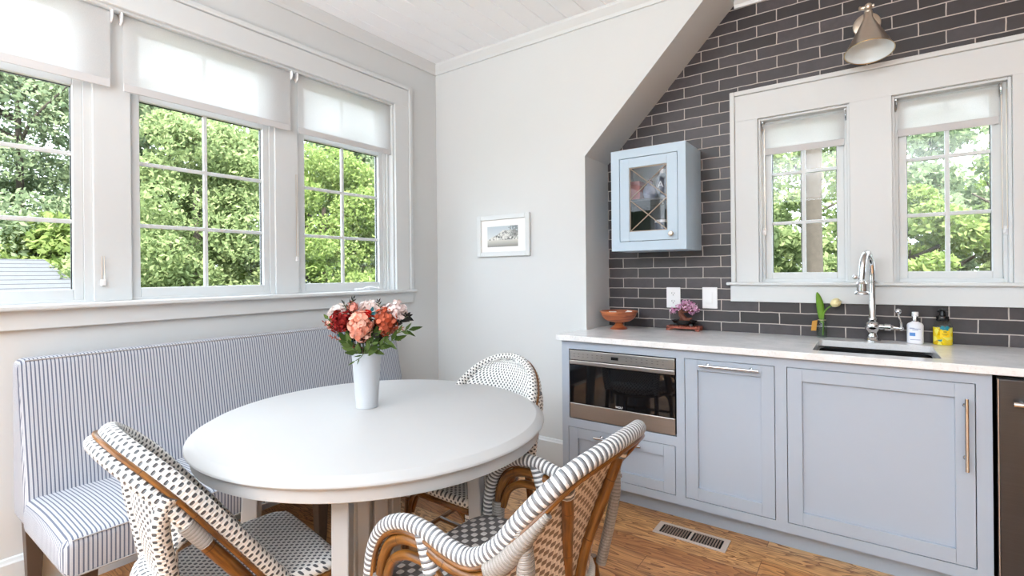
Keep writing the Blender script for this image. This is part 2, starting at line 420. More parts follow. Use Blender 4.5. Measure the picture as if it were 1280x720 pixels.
def text_mesh(name, body, size, mat, parent, M, depth=.0008):
    cu = bpy.data.curves.new(name, 'FONT'); cu.body = body; cu.size = size; cu.extrude = depth; cu.align_x = 'CENTER'; cu.align_y = 'CENTER'
    o = bpy.data.objects.new(name, cu); COL.objects.link(o)
    dg = bpy.context.evaluated_depsgraph_get(); me = bpy.data.meshes.new_from_object(o.evaluated_get(dg))
    bpy.data.objects.remove(o); me.materials.clear(); me.materials.append(mat)
    r = bpy.data.objects.new(name, me); COL.objects.link(r); r.parent = parent; r.matrix_basis = M
    return r

# ================================================================== THE ROOM
YB = .334            # brick wall plane
ZC = 2.85
# floor
struct(MB().box((-.02, -7, -.05), (7, YB, 0)).build('floor', FLOORM))
# ceiling of v-groove planks running away from the camera
c = MB()
x = 0.0
while x < 7:
    x1 = min(x+.1305, 7); g = .0036
    c.prism([(x+.0004, ZC+.02), (x+.0004, ZC+.006), (x+g+.001, ZC), (x1-g-.001, ZC), (x1-.0004, ZC+.006), (x1-.0004, ZC+.02)], 'y', -7, YB)
    x = x1
c.box((0, -7, ZC+.015), (7, YB, ZC+.1))
struct(c.build('ceiling', CEILP))
# left wall with its long window opening
OY0, OY1, OZ0, OZ1 = -2.90, -.422, 1.162, 2.458
c = MB()
c.box((-.16, -3.4, 0), (0, OY0, ZC)); c.box((-.16, OY1, 0), (0, .5, ZC)); c.box((-.16, OY0, 0), (0, OY1, OZ0-.02)); c.box((-.16, OY0, OZ1), (0, OY1, ZC))
c.box((-.16, -7, 0), (0, -3.4, .25)); c.box((-.16, -7, 2.5), (0, -3.4, ZC)); c.box((-.16, -7.1, 0), (0, -6.7, ZC)); c.box((-.16, -5.15, 0), (0, -4.95, ZC))  # unseen openings added to bring light in from the left
struct(c.build('wall_left', WALL))
# back wall: thick, cut off by the slope of the roof over the sink alcove
SL = 1.025; X0, Z0 = 1.265, 1.988
c = MB().prism([(0, 0), (X0, 0), (X0, Z0), (X0+(ZC-Z0)/SL, ZC), (0, ZC)], 'y', 0, YB+.15)
struct(c.build('wall_back', WALL))
# brick wall of the alcove, with two window openings
WB = [(2.186, 2.615), (2.788, 3.216)]; WZ0, WZ1 = 1.200, 2.125
c = MB()
c.box((X0, YB, 0), (WB[0][0], YB+.15, ZC)); c.box((WB[0][1], YB, 0), (WB[1][0], YB+.15, ZC)); c.box((WB[1][1], YB, 0), (7, YB+.15, ZC))
for a, b in WB: c.box((a, YB, 0), (b, YB+.15, WZ0)); c.box((a, YB, WZ1), (b, YB+.15, ZC))
struct(c.build('wall_alcove', BRICK))
struct(MB().box((7, -7, 0), (7.15, YB+.15, ZC)).build('wall_right', plain('bounce_cutting_taupe', srgb(120, 112, 104), .7, noise=.05)))  # unseen wall, colour darkened to cut bounce light from this side
c = MB(); c.box((-.16, -7.15, 0), (.3, -7, ZC)); c.box((3.0, -7.15, 0), (7.15, -7, ZC)); c.box((.3, -7.15, 2.6), (3.0, -7, ZC))  # unseen opening, sized to shape the fill light
struct(c.build('wall_rear', WALL))
# crown mouldings
def crown(name, pts, x_or_y, a, b):
    struct(MB().prism(pts, x_or_y, a, b).build(name, TRIM, bevel=.002))
pr = [(0, 2.782), (.012, 2.782), (.018, 2.80), (.045, 2.835), (.05, ZC), (0, ZC)]
crown('trim_1', [(p[0], p[1]) for p in pr], 'y', -7, 0)
crown('trim_2', [(-p[0], p[1]) for p in pr], 'x', 0, X0+(2.782-Z0)/SL+.03)
crown('trim_3', [(YB-p[0], p[1]) for p in pr], 'x', X0+(2.79-Z0)/SL+.02, 7)
# baseboards
bp = [(0, 0), (.016, 0), (.016, .175), (.010, .182), (.006, .192), (0, .196)]
struct(MB().prism(bp, 'y', -7, 0).build('baseboard_left', TRIM))
struct(MB().prism([(-p[0], p[1]) for p in bp], 'x', 0, 1.252).build('baseboard_back', TRIM))

# ---- casing, stool and apron round the three left windows
def casingA():
    r = sroot('trim_4')
    c = MB(); yo = -.274; yl = -3.05
    c.box((0, OY1, OZ0), (.02, yo-.028, OZ1)); c.box((0, OY0-.15, OZ0), (.02, OY0, OZ1)); c.box((0, OY0-.15, OZ1), (.02, yo-.028, 2.606-.028))
    c.build('casing', TRIM, r, bevel=.002)
    c = MB(); c.box((0, yo-.026, OZ0), (.032, yo, 2.606)); c.box((0, yl, 2.580), (.032, yo-.026, 2.606))
    c.build('back_band', TRIM, r, bevel=.004)
    c = MB(); c.box((-.10, yl, 1.141), (.052, -.252, 1.162)); c.build('window_stool', TRIM, r, bevel=.006)
    c = MB(); c.box((0, yl, 1.066), (.022, -.274, 1.141)); c.build('apron', TRIM, r, bevel=.002)
    c = MB(); D = -.15       # jamb lining of the opening
    c.box((D, OY1-.012, OZ0), (0, OY1, OZ1)); c.box((D, OY0, OZ0), (0, OY0+.012, OZ1)); c.box((D, OY0, OZ1-.012), (0, OY1, OZ1))
    c.box((-.05, OY1-.03, OZ0), (-.036, OY1-.012, OZ1-.012)); c.box((-.07, OY1-.042, OZ0), (-.05, OY1-.012, OZ1-.012))
    c.build('jamb', TRIM, r, bevel=.0015)
casingA()

def window(name, ax, a0, a1, z0, z1, plane, depth, cols, rows, sash=.034, muntin=.018, transom=None, bottom=.045, out=-1, ztop_glass=None, paint=None):
    """ax: wall axis the window runs along; plane: room face of the sash; depth: thickness outwards"""
    paint = paint or TRIM
    r = sroot(name)
    def B(c, u0, u1, w0, w1, d0, d1):
        if ax == 'y': c.box((plane+out*d0, u0, w0), (plane+out*d1, u1, w1))
        else: c.box((u0, plane+out*d0, w0), (u1, plane+out*d1, w1))
    c = MB(); B(c, a0, a0+sash, z0, z1, 0, depth); B(c, a1-sash, a1, z0, z1, 0, depth); B(c, a0+sash, a1-sash, z0, z0+bottom, 0, depth); B(c, a0+sash, a1-sash, z1-sash, z1, 0, depth)
    lo = z0+bottom; hi = z1-sash
    if transom: B(c, a0+sash, a1-sash, transom[0], transom[1], 0, depth)
    c.build('window_frame', paint, r, bevel=.003)
    def lights(w0, w1, rw):
        g0, g1 = a0+sash, a1-sash
        m = MB()
        for i in range(1, cols):
            u = g0+(g1-g0)*i/cols; B(m, u-muntin/2, u+muntin/2, w0, w1, depth*.35, depth*.75)
        for j in range(1, rw):
            u = w0+(w1-w0)*j/rw; B(m, g0, g1, u-muntin/2, u+muntin/2, depth*.36, depth*.74)
        if m.v: m.build('muntin', paint, r, bevel=.003)
        p = MB(); B(p, g0-.004, g1+.004, w0-.004, w1+.004, depth*.52, depth*.52+.004); p.build('pane', GLASS, r)
        k = MB()   # dark gasket line round the glass
        B(k, g0, g0+.003, w0, w1, depth*.5, depth*.76); B(k, g1-.003, g1, w0, w1, depth*.5, depth*.76); B(k, g0, g1, w1-.003, w1, depth*.5, depth*.76)
        k.build('gasket', BLACK, r)
    if transom: lights(lo, transom[0], rows); lights(transom[1], hi, 1)
    else: lights(lo, hi, rows)
    return r
for n, (a, b) in enumerate([(-2.76, -2.105), (-1.932, -1.283), (-1.098, -.472)]):
    window('window_%d' % (n+1), 'y', a, b, 1.172, 2.44, -.062, .045, 2, 3, transom=(2.088, 2.13))
# flat mullion posts between them
c = MB(); c.box((-.11, -2.075, 1.162), (-.045, -1.937, 2.446)); c.build('trim_5', TRIM, bevel=.003)['kind'] = 'structure'
c = MB(); c.box((-.11, -1.255, 1.162), (-.045, -1.115, 2.446)); c.build('trim_6', TRIM, bevel=.003)['kind'] = 'structure'
c = MB(); c.box((-.11, -2.888, 1.162), (-.045, -2.765, 2.446)); c.build('trim_7', TRIM, bevel=.003)['kind'] = 'structure'
# stops between posts and sashes, head above
c = MB()
for a, b in ((-2.105, -2.075), (-1.937, -1.932), (-1.283, -1.255), (-1.115, -1.098), (-.472, -.455)):
    c.box((-.11, a, 1.162), (-.056, b, 2.446))
c.box((-.11, -2.888, 2.436), (-.058, -.434, 2.446)); c.box((-.11, -2.888, 1.162), (-.06, -.434, 1.174))
c.build('trim_8', TRIM, bevel=.0015)['kind'] = 'structure'

# ---- casing round the two alcove windows
def casingB():
    r = sroot('trim_9'); y0, y1 = YB-.02, YB
    xl, xr, zt = 2.042, 3.370, 2.296
    c = MB()
    c.box((xl+.026, y0, 1.2), (WB[0][0], y1, WZ1)); c.box((WB[0][1], y0, 1.2), (WB[1][0], y1, WZ1)); c.box((WB[1][1], y0, 1.2), (xr-.026, y1, WZ1))
    c.box((xl+.026, y0, WZ1), (xr-.026, y1, zt-.026)); c.build('casing', TRIM, r, bevel=.0015)
    c = MB(); c.box((xl, y0-.012, 1.2), (xl+.025, y1, zt)); c.box((xr-.025, y0-.012, 1.2), (xr, y1, zt)); c.box((xl+.025, y0-.012, zt-.025), (xr-.025, y1, zt))
    c.build('back_band', TRIM, r, bevel=.004)
    c = MB(); c.box((2.018, YB-.048, 1.186), (3.395, YB, 1.203)); 
    for a, b in WB: c.box((a, YB, 1.186), (b, YB+.06, 1.203))
    c.build('window_stool', TRIM, r, bevel=.005)
    c = MB(); c.box((2.036, YB-.022, 1.092), (3.376, YB, 1.186)); c.build('apron', TRIM, r, bevel=.002)
    c = MB()
    for a, b in WB:
        c.box((a, YB, 1.203), (a+.012, YB+.14, WZ1)); c.box((b-.012, YB, 1.203), (b, YB+.14, WZ1)); c.box((a+.012, YB, WZ1-.012), (b-.012, YB+.14, WZ1))
        c.box((a+.012, YB+.03, 1.203), (a+.026, YB+.14, WZ1-.012)); c.box((b-.026, YB+.03, 1.203), (b-.012, YB+.14, WZ1-.012)); c.box((a+.026, YB+.03, 1.203), (b-.026, YB+.14, 1.222)); 
    c.build('jamb', TRIM, r, bevel=.002)
casingB()
for n, (a, b) in enumerate(WB):
    window('window_%d' % (n+4), 'x', a+.026, b-.026, 1.220, 2.125, YB+.05, .05, 2, 3, sash=.034, bottom=.036, out=1)

# ---- roller shades
def roller_shade(label, ax, a0, a1, ztop, zbot, pl, out, chain=None, group='sheer white roller shades'):
    """pl: plane of the cloth; out: direction into the room"""
    mid = (a0+a1)/2
    loc = (pl, mid, zbot) if ax == 'y' else (mid, pl, zbot)
    r = wthing('roller_shade', label, 'window shade', loc, group)
    def P(u, d, z): return (pl+out*d, u, z) if ax == 'y' else (u, pl+out*d, z)
    c = MB(); c.box(P(a0+.006, -.0007, zbot+.036), P(a1-.006, .0007, ztop-.018)); c.build('shade_cloth', SHADE, r)
    c = MB(); c.sweep([P(a0+.006, -.016, ztop-.02), P(a1-.006, -.016, ztop-.02)], .017, 16); c.build('roller', SHADE, r)
    c = MB(); c.box(P(a0+.006, -.0035, zbot), P(a1-.006, .0035, zbot+.036)); c.build('hem_bar', HEM, r, bevel=.002)
    for u in (a0, a1):
        c = MB(); c.box(P(u-.003, -.03, ztop-.045), P(u+.003, .01, ztop)); c.box(P(u-.003, -.034, ztop-.003), P(u+.003, .012, ztop+.003))
        c.sweep(crom([P(u, .008, ztop-.002), P(u, .014, ztop-.02), P(u, .008, ztop-.045), P(u, -.01, ztop-.056)], 4), .004, 8)
        c.build('bracket', CHROME if ax == 'x' else PLATE, r)
    if chain:
        u, z1 = chain
        c = MB(); R = .008
        c.sweep([P(u-R, .004, ztop-.03), P(u-R, .004, z1)] + [P(u-R*math.cos(t), .004, z1-R*math.sin(t)) for t in (PI*.25, PI*.5, PI*.75)] + [P(u+R, .004, z1), P(u+R, .004, ztop-.03)], .0016, 6)
        c.build('pull_chain', NICKEL, r)
        c = MB(); c.lathe([(0, -.012), (.006, -.010), (.007, 0), (.006, .010), (0, .012)], P(u, .004, z1-.012), 12); c.box(P(u-.004, -.01, z1-.03), P(u+.012, .0, z1+.01))
        c.build('chain_tensioner', PLATE, r, bevel=.001)
    return r
roller_shade('leftmost white sheer roller shade on the left wall, cut by the photo edge', 'y', -2.86, -2.012, 2.452, 2.103, -.018, 1)
roller_shade('wide white sheer roller shade over the middle left-wall window', 'y', -1.977, -1.171, 2.452, 2.100, -.018, 1)
roller_shade('white sheer roller shade on the left wall nearest the room corner', 'y', -1.136, -.428, 2.452, 2.100, -.018, 1)
roller_shade('short white roller shade in the alcove window left of the tap', 'x', 2.206, 2.598, 2.105, 1.920, YB+.026, -1, (2.206, 1.50))
roller_shade('short white roller shade in the right alcove window with hanging bead chain', 'x', 2.806, 3.184, 2.108, 1.925, YB+.026, -1, (3.194, 1.45))
# cords hanging between the left windows
for lab, y, z0, z1 in (('thin grey shade cord with tensioner beside the leftmost window', -2.045, 1.24, 1.36), ('thin shade cord hanging on the post left of the corner window', -1.13, 1.36, 1.86)):
    r = wthing('shade_cord', lab, 'cord', (-.04, y, z0))
    c = MB(); c.sweep([(-.038, y-.004, z1), (-.037, y-.005, z0+.02), (-.037, y, z0+.005), (-.037, y+.005, z0+.02), (-.038, y+.004, z1)], .0013, 6); c.build('bead_cord', NICKEL, r)
    c = MB(); c.box((-.045, y-.009, z0-.01), (-.034, y+.009, z0+.018)); c.build('tensioner', PLATE, r, bevel=.003)
# casement crank and latch on the sill of the corner window
r = wthing('window_crank', 'white window crank folded on the sill of the corner window', 'window crank', (-.04, -.66, 1.162))
c = MB(); c.box((-.058, -.72, 1.163), (-.03, -.61, 1.180)); c.build('crank_housing', PLATE, r, bevel=.005)
c = MB(); c.sweep(crom([(-.03, -.66, 1.178), (-.012, -.64, 1.186), (-.005, -.60, 1.184), (-.006, -.57, 1.178)], 5), .005, 8); c.ball((-.006, -.565, 1.178), .008); c.build('crank_handle', PLATE, r)

# ---- floor register
r = wthing('floor_vent', 'beige metal floor register with two rows of dark slots by the cabinets', 'floor vent', (1.99, -.35, 0))
vx0, vx1, vy0, vy1 = 1.822, 2.156, -.412, -.290
c = MB(); e = .017; h = .005; mid = (vx0+vx1)/2
c.box((vx0, vy0, 0), (vx1, vy0+e, h)); c.box((vx0, vy1-e, 0), (vx1, vy1, h)); c.box((vx0, vy0+e, 0), (vx0+e+.008, vy1-e, h)); c.box((vx1-e-.008, vy0+e, 0), (vx1, vy1-e, h)); c.box((mid-.006, vy0+e, 0), (mid+.006, vy1-e, h))
c.build('vent_frame', VENTM, r, bevel=.0015)
c = MB(); c.box((vx0+e, vy0+e, .0002), (vx1-e, vy1-e, .0008)); c.build('slot_shade_sheet', BLACKM, r)  # flat black sheet standing in for the shade below the louvres
c = MB()
for a, b in ((vx0+e+.008, mid-.006), (mid+.006, vx1-e-.008)):
    for i in range(1, 11):
        u = a+(b-a)*i/11; c.box((u-.0028, vy0+e, .001), (u+.0028, vy1-e, .0045))
c.build('louvre', plain('louvre_metal', srgb(150, 130, 118), .5, noise=.1), r)

# ================================================================== BASE CABINETS
YF = -.286; ZT = .884; ZB = .108
def frame_box(c, x0, x1, z0, z1, y0, y1, openings):
    """face frame: a slab x0..x1,z0..z1 with rectangular openings stacked in z (x range each)"""
    zs = sorted(set([z0, z1]+[o[2] for o in openings]+[o[3] for o in openings]))
    for za, zb in zip(zs, zs[1:]):
        xs = [x0]
        for o in openings:
            if o[2] <= za+1e-6 and o[3] >= zb-1e-6: xs += [o[0], o[1]]
        xs.append(x1)
        for i in range(0, len(xs), 2): c.box((xs[i], y0, za), (xs[i+1], y1, zb))
def cabinet(label, x0, x1, openings):
    r = wthing('base_cabinet', label, 'cabinet', ((x0+x1)/2, 0, 0))
    c = MB(); frame_box(c, x0, x1, ZB, ZT, YF, YF+.02, openings)
    c.build('face_frame', CAB, r)
    c = MB(); c.box((x0, YF+.02, ZB), (x0+.016, YB-.004, ZT)); c.box((x1-.016, YF+.02, ZB), (x1, YB-.004, ZT)); c.box((x0+.016, YF+.02, ZB), (x1-.016, YB-.02, ZB+.016)); c.box((x0+.016, YB-.02, ZB), (x1-.016, YB-.004, ZT))
    c.build('carcass', CAB, r)
    c = MB(); c.box((x0, -.19, .0005), (x1, -.172, ZB)); c.build('toe_kick', CAB, r)
    return r
def shaker(name, r, x0, x1, z0, z1, px0, px1, pz0, pz1):
    g = .0028; c = MB(); x0 += g; x1 -= g; z0 += g; z1 -= g
    y0, y1 = YF+.0005, YF+.0205
    d = bpy.data.objects
    c.box((x0, y0, z0), (px0, y1, z1)); c.box((px1, y0, z0), (x1, y1, z1)); c.box((px0, y0, z0), (px1, y1, pz0)); c.box((px0, y0, pz1), (px1, y1, z1))
    f = c.build(name, CAB, r, bevel=.0012)
    c = MB(); c.box((px0-.003, y0+.0135, pz0-.003), (px1+.003, y1-.001, pz1+.003)); c.build('recessed_panel', CAB, f)
    c = MB(); c.box((x0-.004, y1+.004, z0-.004), (x1+.004, y1+.006, z1+.004)); c.build('gap_shade_sheet', BLACKM, f)  # black sheet behind the door paints shade into its gaps
    return f
def bar_handle(f, a, b, posts, rad=.0065, off=.032):
    ax = Vector(b)-Vector(a)
    c = MB(); c.sweep([a, b], rad, 14); 
    for p in posts:
        c.sweep([(p[0], p[1], p[2]), (p[0], p[1]+off+.002, p[2])], .0042, 10); c.sweep([(p[0], p[1]+off-.004, p[2]), (p[0], p[1]+off+.001, p[2])], .009, 14)
    return c.build('handle', CHROME, f, label='chrome bar handle')
# microwave and drawer unit
MW = (1.299, 1.906, .444, .836); DR = (1.291, 1.899, .149, .396)
cab = cabinet('blue-grey cabinet unit holding the built-in microwave above one drawer', 1.253, 1.925, [MW, DR])
f = shaker('drawer', cab, *DR, 1.350, 1.838, .205, .335)
bar_handle(f, (1.463, YF-.031, .366), (1.728, YF-.031, .366), [(1.497, YF-.031, .366), (1.694, YF-.031, .366)])
cab = cabinet('narrow blue-grey cabinet unit with a horizontal bar handle, between microwave and sink', 1.925, 2.369, [(1.946, 2.345, .150, .840)])
f = shaker('door', cab, 1.946, 2.345, .150, .840, 2.008, 2.288, .211, .785)
bar_handle(f, (2.022, YF-.031, .815), (2.283, YF-.031, .815), [(2.056, YF-.031, .815), (2.249, YF-.031, .815)])
cab = cabinet('wide blue-grey cabinet unit with a vertical bar handle, under the sink', 2.369, 3.054, [(2.391, 3.010, .152, .841)])
f = shaker('door', cab, 2.391, 3.010, .152, .841, 2.450, 2.951, .211, .783)
bar_handle(f, (2.981, YF-.031, .518), (2.981, YF-.031, .787), [(2.981, YF-.031, .562), (2.981, YF-.031, .757)])
# built-in microwave drawer
r = wthing('microwave', 'stainless built-in microwave with black glass front, set in the cabinet', 'microwave', (1.60, YF, .444))
x0, x1, z0, z1 = 1.306, 1.899, .450, .830
c = MB(); c.box((x0, YF+.008, z0), (x1, YF+.30, z1)); c.build('body', BLACK, r)
c = MB(); c.box((x0, YF-.004, .778), (x1, YF+.008, z1)); cp = c.build('control_panel', STEEL, r, bevel=.002)
c = MB(); c.box((1.558, YF-.0048, .795), (1.600, YF-.004, .811)); ds = c.build('display', BLACK, cp)
greyink = plain('grey_ink', srgb(120, 116, 112), .6, noise=.1)
for a, n in ((1.335, 7), (1.645, 8)):
    for i in range(n):
        for zz in (.797, .811):
            xx = a+i*.028; c = MB(); c.box((xx-.0045, YF-.0044, zz-.0012), (xx+.0045, YF-.004, zz+.0012)); c.build('touch_key', greyink, cp)
c = MB(); c.box((x0, YF-.010, .752), (x1, YF+.008, .774)); c.build('drawer_handle_strip', STEEL, r, bevel=.003)
glassblack = plain('black_oven_glass', (.006, .006, .007, 1), .04, noise=.1)
c = MB(); c.box((x0, YF-.003, .533), (x1, YF+.008, .752)); gf = c.build('glass_front', glassblack, r)
c = MB(); c.box((x0, YF-.006, z0), (x1, YF+.008, .533)); c.build('lower_panel', STEEL, r, bevel=.002)
text_mesh('brand_lettering', 'WOLF', .015, PLATE, gf, Matrix.Translation((1.602, YF-.0035, .545)) @ Matrix.Rotation(PI/2, 4, 'X'), .0003)
# dishwasher
r = wthing('dishwasher', 'dark stainless dishwasher front at the right edge beside the sink cabinet', 'dishwasher', (3.36, 0, 0))
c = MB(); c.box((3.068, YF+.01, .09), (3.665, YB-.03, .872)); c.build('body', BLACK, r)
c = MB(); c.box((3.070, YF-.012, .10), (3.662, YF+.01, .868)); c.build('front_panel', STEELD, r, bevel=.004)
c = MB(); c.box((3.0665, YF-.013, .10), (3.0695, YF+.012, .868)); c.build('edge_trim', STEEL, r)
c = MB(); c.sweep([(3.102, YF-.048, .788), (3.63, YF-.048, .788)], .0095, 14); 
for xx in (3.13, 3.60): c.sweep([(xx, YF-.048, .788), (xx, YF-.01, .788)], .006, 10)
c.build('handle', CHROME, r)
c = MB(); c.box((3.07, -.19, .0005), (3.66, -.172, .09)); c.build('toe_kick', BLACK, r)

# ================================================================== COUNTER AND SINK
r = wthing('countertop', 'pale grey quartz countertop with an undermounted sink opening', 'countertop', (2.4, 0, .884))
sx0, sx1, sy0, sy1 = 2.484, 2.922, -.215, .186
CX0, CX1, CY0 = 1.232, 3.75, -.318
c = MB()
def rrect(x0, x1, y0, y1, rad, n=5):
    out = []
    for cx_, cy_, a0 in ((x1-rad, y1-rad, 0), (x0+rad, y1-rad, PI/2), (x0+rad, y0+rad, PI), (x1-rad, y0+rad, 1.5*PI)):
        for i in range(n+1): t = a0+PI/2*i/n; out.append((cx_+rad*math.cos(t), cy_+rad*math.sin(t)))
    return out
def slab_with_hole(z0, z1):
    bm = bmesh.new()
    outer = [(CX0, CY0), (CX1, CY0), (CX1, YB-.002), (X0+.002, YB-.002), (X0+.002, -.002), (CX0, -.002)]
    hole = rrect(sx0, sx1, sy0, sy1, .02)
    es = []
    for ring in (outer, hole):
        vs = [bm.verts.new((p[0], p[1], z0)) for p in ring]
        for i in range(len(vs)): es.append(bm.edges.new((vs[i], vs[(i+1) % len(vs)])))
    g = bmesh.ops.triangle_fill(bm, edges=es, use_beauty=True)
    fs = [x for x in g['geom'] if isinstance(x, bmesh.types.BMFace)]
    ex = bmesh.ops.extrude_face_region(bm, geom=fs)
    bmesh.ops.translate(bm, verts=[x for x in ex['geom'] if isinstance(x, bmesh.types.BMVert)], vec=(0, 0, z1-z0))
    bmesh.ops.recalc_face_normals(bm, faces=bm.faces)
    me = bpy.data.meshes.new('slab'); bm.to_mesh(me); bm.free(); return me
me = slab_with_hole(.884, .914); me.materials.append(COUNTER)
o = bpy.data.objects.new('slab', me); COL.objects.link(o); o.parent = r; o.matrix_parent_inverse = Matrix.Translation(-r.location)
md = o.modifiers.new('bevel', 'BEVEL'); md.width = .0025; md.segments = 2; md.limit_method = 'ANGLE'
r = wthing('sink', 'black undermount sink basin below the tap', 'sink', ((sx0+sx1)/2, 0, .70))
c = MB(); rings = []
def ring_faces(c, rings, smooth=True):
    b = len(c.v); k = len(rings[0][0])
    for ring, z in rings: c.v += [(p[0], p[1], z) for p in ring]
    for i in range(len(rings)-1):
        for j in range(k):
            l = (j+1) % k; c.face((b+i*k+j, b+i*k+l, b+(i+1)*k+l, b+(i+1)*k+j), smooth)
    c.face([b+(len(rings)-1)*k+j for j in range(k)])
g = -.004
ring_faces(c, [(rrect(sx0-.03, sx1+.03, sy0-.03, sy1+.03, .04), .8838), (rrect(sx0+g, sx1-g, sy0+g, sy1-g, .03), .8838), (rrect(sx0+.004, sx1-.004, sy0+.004, sy1-.004, .04), .875), (rrect(sx0+.01, sx1-.01, sy0+.01, sy1-.01, .04), .71), (rrect(sx0+.04, sx1-.04, sy0+.04, sy1-.04, .04), .695)])
c.build('basin', SINK, r, solid=.003)
c = MB(); c.lathe([(0, .003), (.02, .003), (.036, .004), (.042, 0)], ((sx0+sx1)/2, 0, .697), 20); c.build('drain', CHROME, r)

# ================================================================== WALL CABINET
r = wthing('wall_cabinet', 'small pale blue wall cabinet with a leaded glass door', 'cabinet', (1.648, .18, 1.39))
ux0, ux1, uz0, uz1, uy = 1.425, 1.870, 1.393, 1.993, .03
c = MB(); t = .018
c.box((ux0, uy+.02, uz0), (ux0+t, YB-.001, uz1)); c.box((ux1-t, uy+.02, uz0), (ux1, YB-.001, uz1)); c.box((ux0+t, uy+.02, uz0), (ux1-t, YB-.001, uz0+t)); c.box((ux0+t, uy+.02, uz1-t), (ux1-t, YB-.001, uz1))
c.build('carcass', UPCAB, r)
DO = (1.477, 1.825, 1.447, 1.942)
c = MB(); frame_box(c, ux0, ux1, uz0, uz1, uy, uy+.02, [DO]); c.build('face_frame', UPCAB, r)
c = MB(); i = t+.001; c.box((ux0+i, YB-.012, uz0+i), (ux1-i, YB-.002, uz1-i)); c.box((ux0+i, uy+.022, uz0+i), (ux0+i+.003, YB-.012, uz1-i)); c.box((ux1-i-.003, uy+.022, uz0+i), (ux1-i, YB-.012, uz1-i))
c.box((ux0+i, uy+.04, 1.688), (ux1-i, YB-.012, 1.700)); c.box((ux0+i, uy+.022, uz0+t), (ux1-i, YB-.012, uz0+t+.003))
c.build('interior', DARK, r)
gx0, gx1, gz0, gz1 = 1.538, 1.764, 1.505, 1.884; g = .003
c = MB(); c.box((DO[0]+g, uy+.001, DO[2]+g), (gx0, uy+.021, DO[3]-g)); c.box((gx1, uy+.001, DO[2]+g), (DO[1]-g, uy+.021, DO[3]-g)); c.box((gx0, uy+.001, DO[2]+g), (gx1, uy+.021, gz0)); c.box((gx0, uy+.001, gz1), (gx1, uy+.021, DO[3]-g))
door = c.build('door', UPCAB, r, bevel=.0012)
c = MB(); c.box((gx0-.003, uy+.012, gz0-.003), (gx1+.003, uy+.0145, gz1+.003)); c.build('glass_pane', glass_mat('cabinet_glass', (.93, .93, .94, 1)), door)
c = MB(); gm = (gz0+gz1)/2; yy = uy+.010
for a, b in (((gx0, gz1), (gx1, gm)), ((gx1, gz1), (gx0, gm)), ((gx0, gm), (gx1, gz0)), ((gx1, gm), (gx0, gz0))):
    c.sweep([(a[0], yy, a[1]), (b[0], yy, b[1])], .0032, 8)
c.box((gx0, yy-.001, gz0), (gx0+.005, yy+.004, gz1)); c.box((gx1-.005, yy-.001, gz0), (gx1, yy+.004, gz1)); c.box((gx0, yy-.001, gz0), (gx1, yy+.004, gz0+.005)); c.box((gx0, yy-.001, gz1-.005), (gx1, yy+.004, gz1))
c.build('lead_came', plain('lead', srgb(176, 160, 146), .45, .2, noise=.2), door)
c = MB(); c.lathe([(0, 0), (.004, 0), (.004, .012), (.013, .016), (.015, .022), (.011, .029), (0, .031)], (1.790, uy+.001, 1.481), 16, 'y'); c.v = [(p[0], 2*(uy+.001)-p[1], p[2]) if p[1] > uy+.001 else p for p in c.v]
c.build('knob', NICKEL, door, label='small metal knob')
# crockery behind its glass
def cup(label, x, y, z, rr, hh, mat, rimmat=None, handle=True, cat='mug'):
    o = wthing('mug' if cat == 'mug' else 'jar', label, cat, (x, y, z))
    c = MB(); c.lathe([(0, 0), (rr*.86, 0), (rr*.93, .004), (rr, hh*.5), (rr, hh), (rr-.003, hh), (rr-.004, .006), (0, .006)], (x, y, z), 24); c.build('body', mat, o)
    if rimmat: c = MB(); c.lathe([(rr+.001, hh-.014), (rr+.0016, hh-.012), (rr+.001, hh+.001), (rr-.004, hh+.002), (0, hh+.002)], (x, y, z), 24); c.build('lid', rimmat, o)
    if handle: c = MB(); c.sweep([(x+rr-.004+.028*math.sin(t), y, z+hh*.5+.026*math.cos(t)) for t in [PI*i/10 for i in range(11)]], .004, 8); c.build('handle', mat, o)
    return o
z1_, z2_ = uz0+t+.0035, 1.7005
o = wthing('tin_box', 'red patterned box on the upper shelf of the wall cabinet', 'box', (1.54, .13, z2_))
c = MB(); c.box((1.500, .09, z2_), (1.580, .17, z2_+.105)); c.build('body', plain('red_print', srgb(190, 92, 88), .5, noise=.5, nscale=60), o, bevel=.008)
c = MB(); c.box((1.498, .088, z2_+.085), (1.582, .172, z2_+.112)); c.build('lid', plain('red_lid', srgb(150, 60, 60), .45, noise=.3, nscale=60), o, bevel=.006)
BLUEP = plain('blue_white_print', srgb(150, 160, 190), .4, noise=.65, nscale=70)
o = wthing('ginger_jar', 'blue and white patterned jar on the upper shelf of the wall cabinet', 'jar', (1.628, .13, z2_))
c = MB(); c.lathe([(0, 0), (.026, 0), (.038, .03), (.04, .055), (.028, .078), (.016, .085), (.016, .098), (0, .10)], (1.628, .13, z2_), 24); c.build('body', BLUEP, o)
c = MB(); c.lathe([(.018, .098), (.02, .106), (.008, .115), (.006, .125), (0, .128)], (1.628, .13, z2_), 20); c.build('lid', plain('plum_lid', srgb(96, 60, 84), .4, noise=.3), o)
NAVY = plain('slate_blue_glaze', srgb(70, 78, 98), .3, noise=.25, nscale=20)
o = wthing('bottle', 'dark blue bottle marked A on the upper shelf of the wall cabinet', 'bottle', (1.706, .13, z2_))
c = MB(); c.lathe([(0, 0), (.036, 0), (.038, .006), (.038, .105), (.032, .125), (.016, .142), (.014, .160), (0, .160)], (1.706, .13, z2_), 24); bd = c.build('body', NAVY, o)
c = MB(); c.lathe([(.016, .146), (.017, .170), (0, .172)], (1.706, .13, z2_), 16); c.build('cap', PLATE, o)
